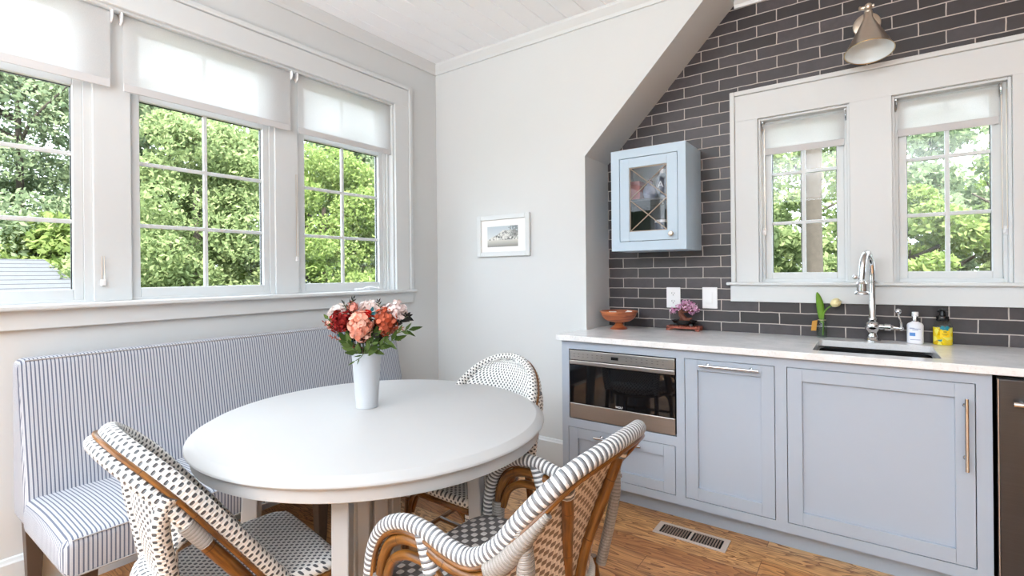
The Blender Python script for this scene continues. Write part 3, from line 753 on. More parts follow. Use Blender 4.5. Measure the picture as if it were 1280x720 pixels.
text_mesh('letter', 'A', .055, PLATE, bd, Matrix.Translation((1.706, .0915, z2_+.075)) @ Matrix.Rotation(PI/2, 4, 'X'))
cup('white mug at the left on the lower shelf of the wall cabinet', 1.545, .12, z1_, .034, .085, PLATE)
cup('squat dark jar with a pale lid on the lower shelf of the wall cabinet', 1.622, .12, z1_, .026, .075, NAVY, plain('cream_lid', srgb(214, 206, 190), .4, noise=.1), False, 'jar')
cup('tall dark blue canister with a white rim on the lower shelf of the wall cabinet', 1.700, .12, z1_, .036, .155, NAVY, PLATE, False, 'jar')

# ================================================================== WALL FITTINGS
r = wthing('outlet', 'white double power outlet on the dark brick under the wall cabinet', 'power outlet', (1.699, YB, 1.106))
c = MB(); c.box((1.656, YB-.006, 1.043), (1.742, YB, 1.170)); pl = c.build('cover_plate', PLATE, r, bevel=.003)
for zz in (1.082, 1.131):
    c = MB(); c.prism([(p[0], p[1]) for p in rrect(1.682, 1.716, zz-.017, zz+.017, .008)], 'y', YB-.009, YB-.005); s_ = c.build('socket', PLATE, r)
    c = MB(); c.box((1.690, YB-.0095, zz-.001), (1.6925, YB-.0088, zz+.008)); c.box((1.705, YB-.0095, zz-.001), (1.7075, YB-.0088, zz+.007)); c.lathe([(0, 0), (.0025, 0), (.0025, .0007), (0, .0007)], (1.699, YB-.0095, zz-.009), 10, 'y'); c.build('slot', BLACK, s_)
r = wthing('light_switch', 'white rocker light switch on the dark brick right of the outlet', 'light switch', (1.916, YB, 1.108))
c = MB(); c.box((1.873, YB-.006, 1.045), (1.959, YB, 1.172)); c.build('cover_plate', PLATE, r, bevel=.003)
c = MB(); c.box((1.899, YB-.0085, 1.075), (1.933, YB-.005, 1.142)); c.build('switch_frame', PLATE, r, bevel=.001)
c = MB(); c.hexa([(1.903, YB-.0125, 1.079), (1.929, YB-.0125, 1.079), (1.929, YB-.006, 1.079), (1.903, YB-.006, 1.079), (1.903, YB-.0095, 1.138), (1.929, YB-.0095, 1.138), (1.929, YB-.006, 1.138), (1.903, YB-.006, 1.138)]); c.build('rocker', PLATE, r)
# picture
r = wthing('framed_picture', 'small white framed black and white photograph of a house on the wall', 'picture', (.635, 0, 1.38))
px0, px1, pz0, pz1 = .412, .860, 1.384, 1.674
c = MB(); fw = .034; fy = -.022
c.box((px0, fy, pz0), (px0+fw, -.001, pz1)); c.box((px1-fw, fy, pz0), (px1, -.001, pz1)); c.box((px0+fw, fy, pz0), (px1-fw, -.001, pz0+fw)); c.box((px0+fw, fy, pz1-fw), (px1-fw, -.001, pz1))
c.build('frame', TRIM, r, bevel=.004)
c = MB(); c.box((px0+fw, -.010, pz0+fw), (px1-fw, -.004, pz1-fw)); c.build('mat_board', plain('mat_board', srgb(246, 246, 246), .8, noise=.01), r)
def photo_mat():
    m, nt, p = newmat('old_photograph'); tc = N(nt, 'ShaderNodeTexCoord'); sp = N(nt, 'ShaderNodeSeparateXYZ'); nt.links.new(tc.outputs['Object'], sp.inputs[0])
    u = mathn(nt, 'DIVIDE', mathn(nt, 'SUBTRACT', sp.outputs[0], .50), .262); v = mathn(nt, 'DIVIDE', mathn(nt, 'SUBTRACT', sp.outputs[2], 1.452), .142)
    nz = N(nt, 'ShaderNodeTexNoise'); setin(nz, Scale=60.0, Detail=6.0); nt.links.new(tc.outputs['Object'], nz.inputs['Vector'])
    hill = mathn(nt, 'ADD', mathn(nt, 'MULTIPLY', mathn(nt, 'SMOOTH_MIN', u, .55, .1), .85), .33)
    hill = mathn(nt, 'ADD', hill, mathn(nt, 'MULTIPLY', mathn(nt, 'SUBTRACT', nz.outputs[0], .5), .25))
    mass = mathn(nt, 'MULTIPLY', mathn(nt, 'LESS_THAN', v, hill), mathn(nt, 'GREATER_THAN', v, .33))
    tone = mathn(nt, 'MULTIPLY', nz.outputs[0], 1.6)
    cr = N(nt, 'ShaderNodeValToRGB'); nt.links.new(nz.outputs[0], cr.inputs[0]); cr.color_ramp.elements[0].position = .38; cr.color_ramp.elements[0].color = srgb(70, 72, 70); cr.color_ramp.elements[1].position = .58; cr.color_ramp.elements[1].color = srgb(222, 222, 216)
    sky = mixc(nt, v, srgb(226, 228, 226), srgb(176, 188, 196)); ground = mixc(nt, mathn(nt, 'MULTIPLY', v, 3), srgb(120, 118, 112), srgb(206, 204, 196))
    a = mixc(nt, mathn(nt, 'GREATER_THAN', v, .33), ground, sky); a = mixc(nt, mass, a, cr.outputs[0])
    tree = mathn(nt, 'MULTIPLY', mathn(nt, 'GREATER_THAN', mathn(nt, 'ADD', u, nz.outputs[0]), 1.32), mathn(nt, 'GREATER_THAN', v, .5))
    nt.links.new(mixc(nt, mathn(nt, 'MULTIPLY', tree, .7), a, srgb(80, 84, 80)), p.inputs['Base Color']); p.inputs['Roughness'].default_value = .3
    return m
c = MB(); c.box((.50, -.0112, 1.452), (.762, -.010, 1.594)); c.build('photograph', photo_mat(), r)
# wall lamp
r = wthing('wall_lamp', 'brushed metal wall sconce with a cone shade on the dark brick', 'wall lamp', (2.69, YB, 2.50))
Rx = Matrix.Rotation(PI/2, 4, 'X')
c = MB(); c.lathe([(0, .012), (.050, .012), (.058, .008), (.060, 0)], (2.692, YB-.0005, 2.507), 36, 'y'); c.v = [(p[0], 2*(YB-.0005)-p[1] if p[1] > YB-.0005 else p[1], p[2]) for p in c.v]; c.build('back_plate', NICKEL, r)
J = (2.699, .150, 2.52)
c = MB(); c.sweep([(2.692, YB-.01, 2.507), (2.695, .25, 2.507), (2.699, .16, 2.518), J], .0085, 12); c.build('arm', NICKEL, r)
c = MB(); c.ball(J, .017, seg=18); c.sweep([(2.669, .150, 2.52), (2.722, .150, 2.52)], .008, 12); c.ball((2.666, .15, 2.52), .011, (.6, 1, 1)); c.sweep([J, (2.6985, .135, 2.487)], .0075, 12); c.build('swivel_joint', NICKEL, r)
A1 = Vector((2.698, .132, 2.492)); A2 = Vector((2.700, .085, 2.285)); ax = (A2-A1).normalized(); L = (A2-A1).length
q = Vector((0, 0, 1)).rotation_difference(ax).to_matrix().to_4x4(); Mx = q
c = MB(); c.lathe([(.0, 0), (.016, 0), (.017, .006), (.015, .010), (.018, .014), (.018, .042), (.021, .048)], A1, 28, M=Mx); c.build('socket_cup', NICKEL, r)
c = MB(); c.lathe([(.021, .045), (.095, L), (.097, L+.002)], A1, 48, M=Mx); sh = c.build('lamp_shade', NICKEL, r, label='brushed metal cone shade')
c = MB(); c.lathe([(.019, .047), (.0935, L+.001), (.097, L+.002)], A1, 48, M=Mx); c.build('shade_lining', WHITEEN, sh, label='white enamel lining')
c = MB(); c.lathe([(.097, L+.001), (.0985, L+.003), (.097, L+.005), (.095, L+.003)], A1, 48, M=Mx); c.build('shade_rim', plain('brass_rim', srgb(200, 180, 130), .3, 1, noise=.1), sh)

# ================================================================== THINGS ON THE COUNTER
CT = .9143
# tap
bx, by = 2.703, .262
r = wthing('kitchen_tap', 'chrome gooseneck tap with pull-down spray head behind the sink', 'tap', (bx, by, CT))
c = MB(); c.lathe([(0, 0), (.034, 0), (.034, .006), (.029, .012), (.024, .018), (.025, .026), (.019, .040), (.021, .048), (.030, .060), (.032, .075), (.028, .090), (.018, .098), (.020, .106), (.020, .112), (.0145, .120), (.0145, .29), (.0175, .292), (.0175, .300), (.0145, .302), (0, .302)], (bx, by, CT), 28); c.build('base', CHROME, r)
gn = crom([(bx, by, CT+.30), (bx, by, CT+.34), (bx-.004, by-.014, CT+.395), (bx-.014, by-.055, CT+.432), (bx-.024, by-.095, CT+.430), (bx-.034, by-.130, CT+.395), (bx-.038, by-.142, CT+.34), (bx-.040, by-.146, CT+.305)], 6)
c = MB(); c.sweep(gn, .0135, 18); c.build('gooseneck', CHROME, r)
hx, hy = bx-.040, by-.146
c = MB(); c.lathe([(0, .062), (.0155, .062), (.0165, .055), (.0235, .048), (.0235, .012), (.030, .006), (.031, 0), (0, 0)], (hx, hy, CT+.238), 26); sp = c.build('spray_head', CHROME, r)
c = MB(); c.ball((hx-.026, hy-.004, CT+.318), .012); c.sweep([(hx-.026, hy-.004, CT+.318), (hx-.012, hy, CT+.312)], .004, 8); c.build('spray_toggle', CHROME, sp)
c = MB(); c.lathe([(0, 0), (.029, 0), (.029, .003), (0, .003)], (hx, hy, CT+.2355), 24); c.build('spray_face', BLACK, sp)
c = MB(); c.sweep([(bx+.02, by, CT+.072), (bx+.045, by-.004, CT+.072), (bx+.048, by-.004, CT+.072), (bx+.072, by-.006, CT+.072), (bx+.076, by-.006, CT+.072), (bx+.082, by-.006, CT+.072)], [.016, .013, .017, .017, .012, .010], 18)
c.sweep([(bx+.08, by-.006, CT+.072), (bx+.112, by-.008, CT+.068)], .006, 10); c.ball((bx+.112, by-.008, CT+.068), .011)
c.sweep(crom([(bx+.110, by-.008, CT+.060), (bx+.112, by-.010, CT+.09), (bx+.104, by-.012, CT+.125), (bx+.102, by-.012, CT+.145)], 4), .005, 10); c.ball((bx+.101, by-.012, CT+.150), .014)
c.build('lever_handle', CHROME, r)
# tulip in a small glass bottle
tx, ty = 2.488, .292
CLEAR = glass_mat('clear_glass', (.93, .96, .95, 1))
r = wthing('glass_bottle', 'small clear glass bottle with a gold tag holding one tulip', 'vase', (tx, ty, CT))
c = MB(); c.lathe([(0, 0), (.022, 0), (.024, .004), (.024, .075), (.019, .088), (.016, .094), (.0185, .100), (.0165, .102), (.0145, .094), (.018, .086), (.0225, .074), (.0225, .006), (0, .006)], (tx, ty, CT), 24); c.build('bottle', CLEAR, r)
c = MB(); c.lathe([(0, .0065), (.022, .0065), (.022, .045), (0, .045)], (tx, ty, CT), 20); c.build('water', glass_mat('water', (.90, .93, .88, 1)), r)
c = MB(); c.sweep([(tx+.0175*math.cos(t), ty+.0175*math.sin(t), CT+.092) for t in [2*PI*i/20 for i in range(20)]], .0016, 6, closed=True); c.build('twine', plain('twine', srgb(200, 190, 160), .8, noise=.3), r)
c = MB(); c.hexa([(tx-.048, ty-.022, CT+.035), (tx-.024, ty-.030, CT+.037), (tx-.024, ty-.028, CT+.037), (tx-.048, ty-.020, CT+.035), (tx-.042, ty-.020, CT+.086), (tx-.018, ty-.026, CT+.092), (tx-.018, ty-.024, CT+.092), (tx-.042, ty-.018, CT+.086)]); c.build('gold_tag', plain('gold_card', srgb(186, 134, 48), .45, .3, noise=.2), r)
GREEN = plain('tulip_green', srgb(112, 160, 42), .45, noise=.35, nscale=30)
r = wthing('tulip', 'single cream tulip with one tall green leaf standing in the small bottle', 'flower', (tx, ty, CT+.01))
c = MB(); c.sweep(crom([(tx+.004, ty, CT+.012), (tx+.006, ty, CT+.07), (tx+.008, ty, CT+.12), (tx+.022, ty-.004, CT+.150), (tx+.048, ty-.008, CT+.172)], 6), .0032, 8); c.build('stem', GREEN, r)
def blade(path, wmax, up, nu=4, curl=.3):
    """leaf blade along path: width varies, folded along its middle"""
    P = crom(path, 6); n = len(P)-1; c = MB()
    def f(u, v):
        i = min(int(v*n), n-1); t = v*n-i; p = P[i].lerp(P[i+1], t); d = (P[i+1]-P[i]).normalized(); s = d.cross(Vector(up)).normalized(); nn = s.cross(d)
        w_ = wmax*math.sin(PI*min(1, v*.94+.05))**.75; a = (u-.5)*2
        return p+s*(a*w_)+nn*(abs(a)*w_*curl)
    c.grid(f, nu, 14); return c
blade([(tx, ty, CT+.075), (tx-.004, ty-.004, CT+.13), (tx-.010, ty-.008, CT+.19), (tx-.020, ty-.014, CT+.238)], .017, (0, 1, 0)).build('leaf', GREEN, r, solid=.001)
c = MB(); fx, fy, fz = tx+.062, ty-.010, CT+.184
for k in range(6):
    a = k*PI/3
    def pf(u, v, a=a):
        t = (u-.5)*1.25; rr = .021*math.sin(PI*(.12+.72*v))+.001; p = Vector((rr*math.cos(a+t), rr*math.sin(a+t), -.024+.05*v-(abs(u-.5)*.02*v)))
        return Vector((fx, fy, fz)) + Matrix.Rotation(.95, 3, 'Y') @ p
    c.grid(pf, 5, 8)
c.build('bloom', plain('cream_petal', srgb(244, 230, 176), .5, noise=.12, nscale=40), r, solid=.0008)
# lotion bottle
lx, ly = 2.868, .268
r = wthing('lotion_bottle', 'white lotion bottle with a silver neck and blue square beside the tap', 'bottle', (lx, ly, CT))
LW = plain('lotion_white', srgb(238, 240, 248), .3, noise=.02)
c = MB(); n = len(c.v)
c.lathe([(0, 0), (.028, 0), (.0315, .003), (.0315, .086), (.028, .094), (.014, .102), (.011, .106), (0, .106)], (lx, ly, CT), 32, M=Matrix.Diagonal(Vector((1, .72, 1)))); b_ = c.build('bottle_body', LW, r)
c = MB(); c.lathe([(.011, .104), (.0115, .128), (.0105, .130)], (lx, ly, CT), 20); c.build('neck', CHROME, r, label='silver neck')
c = MB(); c.lathe([(.0, .129), (.013, .129), (.013, .146), (.0125, .149), (0, .149)], (lx, ly, CT), 20); c.build('cap', PLATE, r)
INK = plain('blue_ink', srgb(92, 110, 170), .5, noise=.1); BLUE = plain('blue_patch', srgb(92, 146, 216), .5, noise=.05)
def on_front(c, x0, x1, z0, z1, rad=.0316, fl=.72):
    def f(u, v):
        x = x0+(x1-x0)*u; y = -math.sqrt(max(0, rad**2-x**2))*fl
        return (lx+x, ly+y-.0004, CT+z0+(z1-z0)*v)
    c.grid(f, 8, 1, smooth=False)
c = MB(); on_front(c, -.022, -.001, .036, .052); c.build('label_patch', BLUE, b_)
for a, b, z in ((-.022, .020, .0705), (-.012, .010, .065), (-.022, -.004, .0735), (-.020, .018, .019)):
    c = MB(); on_front(c, a, b, z-.0009, z+.0009); c.build('label_line', INK, b_)
# yellow soap bottle
sx_, sy_ = 2.968, .272
r = wthing('soap_bottle', 'yellow foaming hand soap bottle with a black pump', 'soap dispenser', (sx_, sy_, CT))
def soap_mat():
    m, nt, p = newmat('lemon_print'); tc = N(nt, 'ShaderNodeTexCoord'); vo = N(nt, 'ShaderNodeTexVoronoi'); setin(vo, Scale=55.0); nt.links.new(tc.outputs['Object'], vo.inputs['Vector'])
    cr = N(nt, 'ShaderNodeValToRGB'); nt.links.new(vo.outputs['Color'], cr.inputs[0]); e = cr.color_ramp.elements
    cr.color_ramp.interpolation = 'CONSTANT'; e[0].color = srgb(250, 214, 20); e[1].position = .78; e[1].color = srgb(226, 180, 10)
    x = e.new(.5); x.color = srgb(252, 232, 90); x = e.new(.9); x.color = srgb(60, 150, 160)
    nt.links.new(cr.outputs[0], p.inputs['Base Color']); p.inputs['Roughness'].default_value = .15; p.inputs['Coat Weight'].default_value = .5
    return m
PR = [(0, 0), (.033, 0), (.0365, .004), (.0365, .082), (.034, .096), (.026, .106), (.018, .110), (0, .110)]
c = MB(); c.lathe([(0, .001), (.033, .001), (.0355, .005), (.0355, .082), (0, .082)], (sx_, sy_, CT), 28, M=Matrix.Diagonal(Vector((1, .8, 1)))); b_ = c.build('soap_fill', soap_mat(), r)
c = MB(); c.lathe(PR, (sx_, sy_, CT), 28, M=Matrix.Diagonal(Vector((1, .8, 1)))); c.build('bottle_body', CLEAR, r)
TEAL = plain('teal_print', srgb(30, 150, 168), .4, noise=.5, nscale=90)
def on_soap(c, x0, x1, z0, z1, o=.0012):
    def f(u, v):
        x = x0+(x1-x0)*u; return (sx_+x, sy_-math.sqrt(max(0, .0365**2-x**2))*.8-o, CT+z0+(z1-z0)*v)
    c.grid(f, 8, 1, smooth=False)
c = MB(); on_soap(c, -.012, .022, .038, .068); c.build('front_label', plain('yellow_label', srgb(250, 206, 0), .4, noise=.05), r)
c = MB(); on_soap(c, .000, .012, .0605, .0645, .0017); on_soap(c, -.006, .017, .0515, .0535, .0017); on_soap(c, -.002, .013, .047, .0485, .0017); c.build('label_marks', plain('olive_ink', srgb(120, 110, 30), .6, noise=.1), r)
c = MB()
for k in range(9): on_soap(c, -.012+k*.0035, -.003+k*.0035, .074+.006*math.sin(k*1.9), .084+.006*math.sin(k*1.3), .001+.0001*k)
c.build('teal_flowers', TEAL, r)
c = MB(); c.lathe([(0, .1105), (.022, .1105), (.0235, .113), (.0235, .130), (.021, .134), (.012, .136), (.010, .155), (.013, .157), (.013, .164), (0, .166)], (sx_, sy_, CT), 24); c.sweep([(sx_, sy_, CT+.161), (sx_-.012, sy_-.020, CT+.162), (sx_-.018, sy_-.032, CT+.156)], [.007, .006, .004], 10); c.box((sx_-.012, sy_-.012, CT+.157), (sx_+.020, sy_+.012, CT+.166))
c.build('pump', BLACK, r)
# wooden pedestal bowl
wx, wy = 1.418, .140
def wood(name, a, b, sc=(3, 3, 40)):
    m, nt, p = newmat(name); tc = N(nt, 'ShaderNodeTexCoord'); mp = N(nt, 'ShaderNodeMapping'); mp.inputs['Scale'].default_value = sc
    nz = N(nt, 'ShaderNodeTexNoise'); setin(nz, Scale=2.0, Detail=4.0, Distortion=1.0); nt.links.new(tc.outputs['Object'], mp.inputs[0]); nt.links.new(mp.outputs[0], nz.inputs['Vector'])
    cr = N(nt, 'ShaderNodeValToRGB'); cr.color_ramp.elements[0].position = .35; cr.color_ramp.elements[0].color = a; cr.color_ramp.elements[1].position = .65; cr.color_ramp.elements[1].color = b
    nt.links.new(nz.outputs[0], cr.inputs[0]); nt.links.new(cr.outputs[0], p.inputs['Base Color']); p.inputs['Roughness'].default_value = .35
    return m
BOWL = wood('turned_wood', srgb(120, 56, 34), srgb(196, 116, 70))
r = wthing('wooden_bowl', 'turned wooden pedestal bowl on the counter below the wall cabinet', 'bowl', (wx, wy, CT))
c = MB(); c.lathe([(0, 0), (.052, 0), (.052, .005), (.046, .010), (.034, .018), (.024, .028), (.021, .036), (.028, .041)], (wx, wy, CT), 40); c.build('foot', BOWL, r)
c = MB(); c.lathe([(0, .040), (.028, .041), (.066, .048), (.090, .062), (.096, .070), (.104, .082), (.110, .098), (.116, .106), (.116, .112), (.112, .112), (.105, .098), (.092, .074), (.06, .058), (0, .052)], (wx, wy, CT), 48); c.build('bowl', BOWL, r)
PAPER = plain('paper', srgb(240, 238, 232), .8, noise=.05)
for lab, dx, dy, rz, tz in (('folded white paper lying at the left inside the wooden bowl', -.028, -.03, .5, .12), ('small white paper slip at the right inside the wooden bowl', .060, -.012, -.4, .25)):
    o = wthing('paper_note', lab, 'paper', (wx+dx, wy+dy, CT+.09))
    c = MB(); a = Vector((math.cos(rz), math.sin(rz), 0))*.026; b = Vector((-math.sin(rz), math.cos(rz), tz*2.2))*.02; q0 = Vector((wx+dx, wy+dy, CT+.102))
    pts = [q0-a-b, q0+a-b, q0+a*.9+b, q0-a*.8+b*1.2]
    c.hexa([p-Vector((0, 0, .0006)) for p in pts]+[p+Vector((0, 0, .0006)) for p in pts]); c.build('sheet', PAPER, o)
# pink bonsai
qx, qy = 1.782, .265
r = wthing('bonsai_tree', 'small pink blossoming bonsai in a black tray on a brown slatted stand', 'bonsai', (qx, qy, CT))
TERR = plain('red_brown', srgb(150, 76, 56), .45, noise=.15)
c = MB()
for i in range(13): u = qx-.094+i*.0152; c.box((u, qy-.036, CT+.021), (u+.0105, qy+.036, CT+.027))
c.box((qx-.095, qy-.036, CT+.012), (qx+.1, qy-.028, CT+.021)); c.box((qx-.095, qy+.028, CT+.012), (qx+.1, qy+.036, CT+.021))
for sx1_ in (-1, 1):
    for sy1_ in (-1, 1): c.prism([(qx+sx1_*.098, CT), (qx+sx1_*.078, CT), (qx+sx1_*.070, CT+.012), (qx+sx1_*.094, CT+.02)] if sx1_ < 0 else [(qx+.078, CT), (qx+.098, CT), (qx+.094, CT+.02), (qx+.070, CT+.012)], 'y', qy+sy1_*.036, qy+sy1_*.026)
c.build('stand', TERR, r)
c = MB(); 
def ovr(rx, ry, z, n=24): return [(qx+rx*math.cos(2*PI*i/n), qy+ry*math.sin(2*PI*i/n)) for i in range(n)], z
ring_faces(c, [ovr(.045, .022, CT+.037), ovr(.058, .028, CT+.040), ovr(.074, .034, CT+.056), ovr(.078, .036, CT+.058), ovr(.078, .036, CT+.061), ovr(.070, .032, CT+.061), ovr(.066, .03, CT+.056)])
for dx in (-.045, .045): c.box((qx+dx-.01, qy-.015, CT+.0275), (qx+dx+.01, qy+.015, CT+.04))
c.build('tray', BLACK, r)
BARK = plain('brown_bark', srgb(112, 60, 42), .7, noise=.4, nscale=90)
c = MB(); c.sweep(crom([(qx+.012, qy, CT+.055), (qx-.004, qy, CT+.075), (qx-.020, qy, CT+.100), (qx-.018, qy, CT+.122)], 5), [.022]*3+[.019]*3+[.016]*4+[.014]*6, 10)
for p in (((qx-.018, qy, CT+.115), (qx-.040, qy, CT+.128), (qx-.06, qy-.004, CT+.128)), ((qx-.018, qy, CT+.118), (qx+.01, qy, CT+.135), (qx+.045, qy, CT+.142)), ((qx-.018, qy, CT+.118), (qx, qy-.01, CT+.14), (qx+.02, qy-.012, CT+.155)), ((qx-.01, qy, CT+.108), (qx+.03, qy+.01, CT+.112), (qx+.055, qy+.01, CT+.118))): c.sweep(crom(p, 4), .0055, 7)
c.sweep([(qx, qy-.005, CT+.062), (qx+.03, qy-.01, CT+.066), (qx+.05, qy-.01, CT+.074)], [.012, .009, .004], 8); c.sweep([(qx, qy+.005, CT+.06), (qx-.03, qy+.008, CT+.062)], [.012, .005], 8)
c.build('trunk', BARK, r)
rnd = random.Random(4)
def petals(c, ctr, rad, n, size, rnd, sc=(1, 1, 1), cup=.35, inner=.75):
    for i in range(n):
        while True:
            d = Vector((rnd.uniform(-1, 1), rnd.uniform(-1, 1), rnd.uniform(-1, 1)))
            if .05 < d.length < 1: break
        d.normalize(); rr = rad*rnd.uniform(inner, 1.0)
        p = Vector(ctr)+Vector((d.x*sc[0], d.y*sc[1], d.z*sc[2]))*rr
        nn = (d+Vector((rnd.uniform(-.5, .5), rnd.uniform(-.5, .5), rnd.uniform(-.5, .5)))).normalized()
        t = nn.orthogonal().normalized(); t = Matrix.Rotation(rnd.uniform(0, 2*PI), 3, nn) @ t; b = nn.cross(t)
        s_ = size*rnd.uniform(.7, 1.2); k = len(c.v)
        ring = [(0, -1), (.7, -.55), (.95, .25), (.5, .95), (-.5, .95), (-.95, .25), (-.7, -.55)]
        c.v.append(tuple(p)); 
        for a_, b_2 in ring: c.v.append(tuple(p+t*(a_*s_)+b*(b_2*s_)+nn*(s_*cup*(a_*a_+b_2*b_2))))
        for j in range(7): c.face((k, k+1+j, k+1+(j+1) % 7), True)
PINK1 = leaf_mat('pink_blossom', srgb(206, 116, 176), srgb(250, 226, 240), .2)
c = MB()
for (dx, dy, dz, rr) in ((-.066, -.004, .118, .022), (-.03, 0, .136, .024), (.0, 0, .148, .028), (.028, -.01, .156, .028), (.052, 0, .150, .026), (.070, 0, .130, .022), (.045, .01, .116, .024), (.018, -.012, .138, .022), (.005, .005, .165, .02)):
    petals(c, (qx+dx, qy+dy, CT+dz), rr, 46, .0055, rnd, inner=.4)
c.build('blossom', PINK1, r)

# ================================================================== TABLE
TX, TY = 1.225, -1.578
r = wthing('dining_table', 'round white pedestal dining table between the bench and the chairs', 'table', (TX, TY, 0))
c = MB(); c.lathe([(0, .7600), (.574, .7600), (.5765, .7592), (.6015, .7455), (.6035, .743), (.604, .739), (.600, .7335), (.588, .7320), (0, .7320)], (TX, TY, 0), 128); c.build('table_top', TABLE, r)
c = MB(); c.lathe([(.575, .7319), (.588, .7319), (.5865, .695), (.578, .690), (.565, .690), (.563, .7319)], (TX, TY, 0), 128); c.build('apron', TABLE, r)
def tleg(dx, dy, ox, oy, w=.033):
    a = math.atan2(dy, dx); rt_ = Vector((math.cos(a), math.sin(a), 0)); tn = Vector((-math.sin(a), math.cos(a), 0))
    top = Vector((TX+dx, TY+dy, .7319)); bot = Vector((TX+dx+ox, TY+dy+oy, 0))
    P = []
    for q_, k in ((bot, .92), (top, 1)):
        for s1, s2 in ((-1, -1), (1, -1), (1, 1), (-1, 1)): P.append(q_+rt_*(s1*w*k)+tn*(s2*w*k*.95))
    c = MB(); c.hexa(P); c.build('leg', TABLE, r, bevel=.004)
tleg(.268, -.350, .0, -.010, .026); tleg(-.30, -.30, -.03, -.03, .028); tleg(-.28, .28, -.03, .03, .028); tleg(.356, .112, .0, .035, .024)
c = MB(); ctr = (TX-.02, TY)   # pedestal of fluted boards
for k in range(8):
    a = k*PI/4+.3; x_, y_ = ctr[0]+.068*math.cos(a), ctr[1]+.068*math.sin(a); ca, sa = math.cos(a), math.sin(a); P = []
    for z in (.06, .7319):
        for s1, s2 in ((-1, -1), (1, -1), (1, 1), (-1, 1)): P.append((x_+ca*s1*.016-sa*s2*.024, y_+sa*s1*.016+ca*s2*.024, z))
    c.hexa(P)
c.lathe([(0, .05), (.064, .05), (.064, .7318), (0, .7318)], (ctr[0], ctr[1], 0), 16, smooth=False)
c.build('pedestal', TABLE, r, bevel=.004)
c = MB(); c.lathe([(0, 0), (.12, 0), (.12, .02), (.10, .055), (0, .06)], (ctr[0], ctr[1], 0), 8, smooth=False); c.build('pedestal_foot', TABLE, r, bevel=.004)

# ================================================================== VASE AND BOUQUET
RR = Vector((.813, .582, 0)); FF = Vector((-.582, .813, 0)); VX, VY = 1.12, -1.55
def B3(u, v, d=0):      # a point of the bouquet, u/v measured about the vase mouth, in the plane of the vase
    return Vector((VX, VY, 0)) + RR*((u-459)/325) + FF*d + Vector((0, 0, 1.0+(430.3-v)/325))
GALV = plain('whitewashed_metal', srgb(192, 196, 201), .5, noise=.06, nscale=12)
r = wthing('flower_vase', 'tall tapered white metal vase in the middle of the table', 'vase', (VX, VY, .76))
c = MB(); c.lathe([(0, .7602), (.040, .7602), (.0415, .762), (.0415, .775), (.0550, .966), (.0565, .968), (.0560, .971), (.0535, .970), (.0400, .778), (0, .776)], (VX, VY, 0), 48); c.build('vase_body', GALV, r)
STEMG = plain('stem_green', srgb(70, 84, 40), .5, noise=.3); LEAFG = leaf_mat('bouquet_leaf', srgb(34, 52, 20), srgb(92, 110, 62), .15); LEAFD = leaf_mat('dark_leaf', srgb(22, 30, 30), srgb(62, 56, 54), .1)
TEALL = leaf_mat('teal_leaf', srgb(20, 74, 78), srgb(46, 96, 104), .1); TWIG = plain('russet_twig', srgb(132, 62, 48), .6, noise=.35, nscale=50)
def stem_from(p, k=.0022):
    c = MB(); b0 = Vector((VX+(p.x-VX)*.12, VY+(p.y-VY)*.12, .79)); m_ = Vector((VX+(p.x-VX)*.45, VY+(p.y-VY)*.45, .975)); c.sweep(crom([b0, m_, p], 6), k, 6); return c
rb = random.Random(11)
blooms = [
 ('large peach hydrangea bloom at the front of the bouquet', (456, 406, -.045), .052, 230, .0110, (1, .8, 1.15), srgb(222, 140, 116), srgb(250, 208, 190), 'bloom'),
 ('deep red bloom on the left side of the bouquet', (430, 401, -.02), .046, 230, .0075, (1.1, .9, 1.0), srgb(100, 20, 24), srgb(184, 66, 62), 'bloom'),
 ('burnt orange bloom right of the peach one in the bouquet', (485, 402, -.02), .047, 210, .0090, (.95, .9, 1.15), srgb(160, 66, 42), srgb(226, 132, 104), 'bloom'),
 ('white bloom at the far left of the bouquet', (424, 391, .015), .040, 150, .0085, (1.15, .9, .8), srgb(226, 216, 212), srgb(255, 250, 248), 'bloom'),
 ('white bloom at the top centre of the bouquet', (462, 385, .02), .041, 150, .0085, (1.25, .9, .7), srgb(220, 200, 194), srgb(252, 244, 242), 'bloom'),
 ('white and pink bloom at the upper right of the bouquet', (493, 391, .02), .050, 190, .0085, (1.05, .9, .95), srgb(212, 190, 186), srgb(252, 242, 242), 'bloom'),
 ('small salmon bloom behind the red one in the bouquet', (441, 385, .01), .024, 70, .007, (1, 1, 1), srgb(196, 104, 92), srgb(232, 170, 156), 'bloom'),
 ('small scarlet bloom above the peach one in the bouquet', (464, 392, -.035), .018, 50, .007, (1.2, 1, .8), srgb(170, 20, 26), srgb(222, 60, 52), 'bloom'),
 ('small blush bloom at the left edge of the bouquet', (415, 404, .0), .018, 40, .007, (.9, 1, 1.2), srgb(226, 178, 160), srgb(250, 228, 214), 'bloom')]
for lab, (u, v, d), rad, n, size, sc, c1, c2, pn in blooms:
    p = B3(u, v, d); o = wthing('cut_flower', lab, 'flower', (VX, VY, .79), 'flowers in the white vase')
    mt = leaf_mat('petal_'+lab.split()[1], c1, c2, .2); c = MB(); petals(c, p, rad, n, size, rb, sc, inner=.55); c.ball(p, rad*.62, sc, 14, 10); c.build(pn, mt, o)
    stem_from(p).build('stem', STEMG, o)
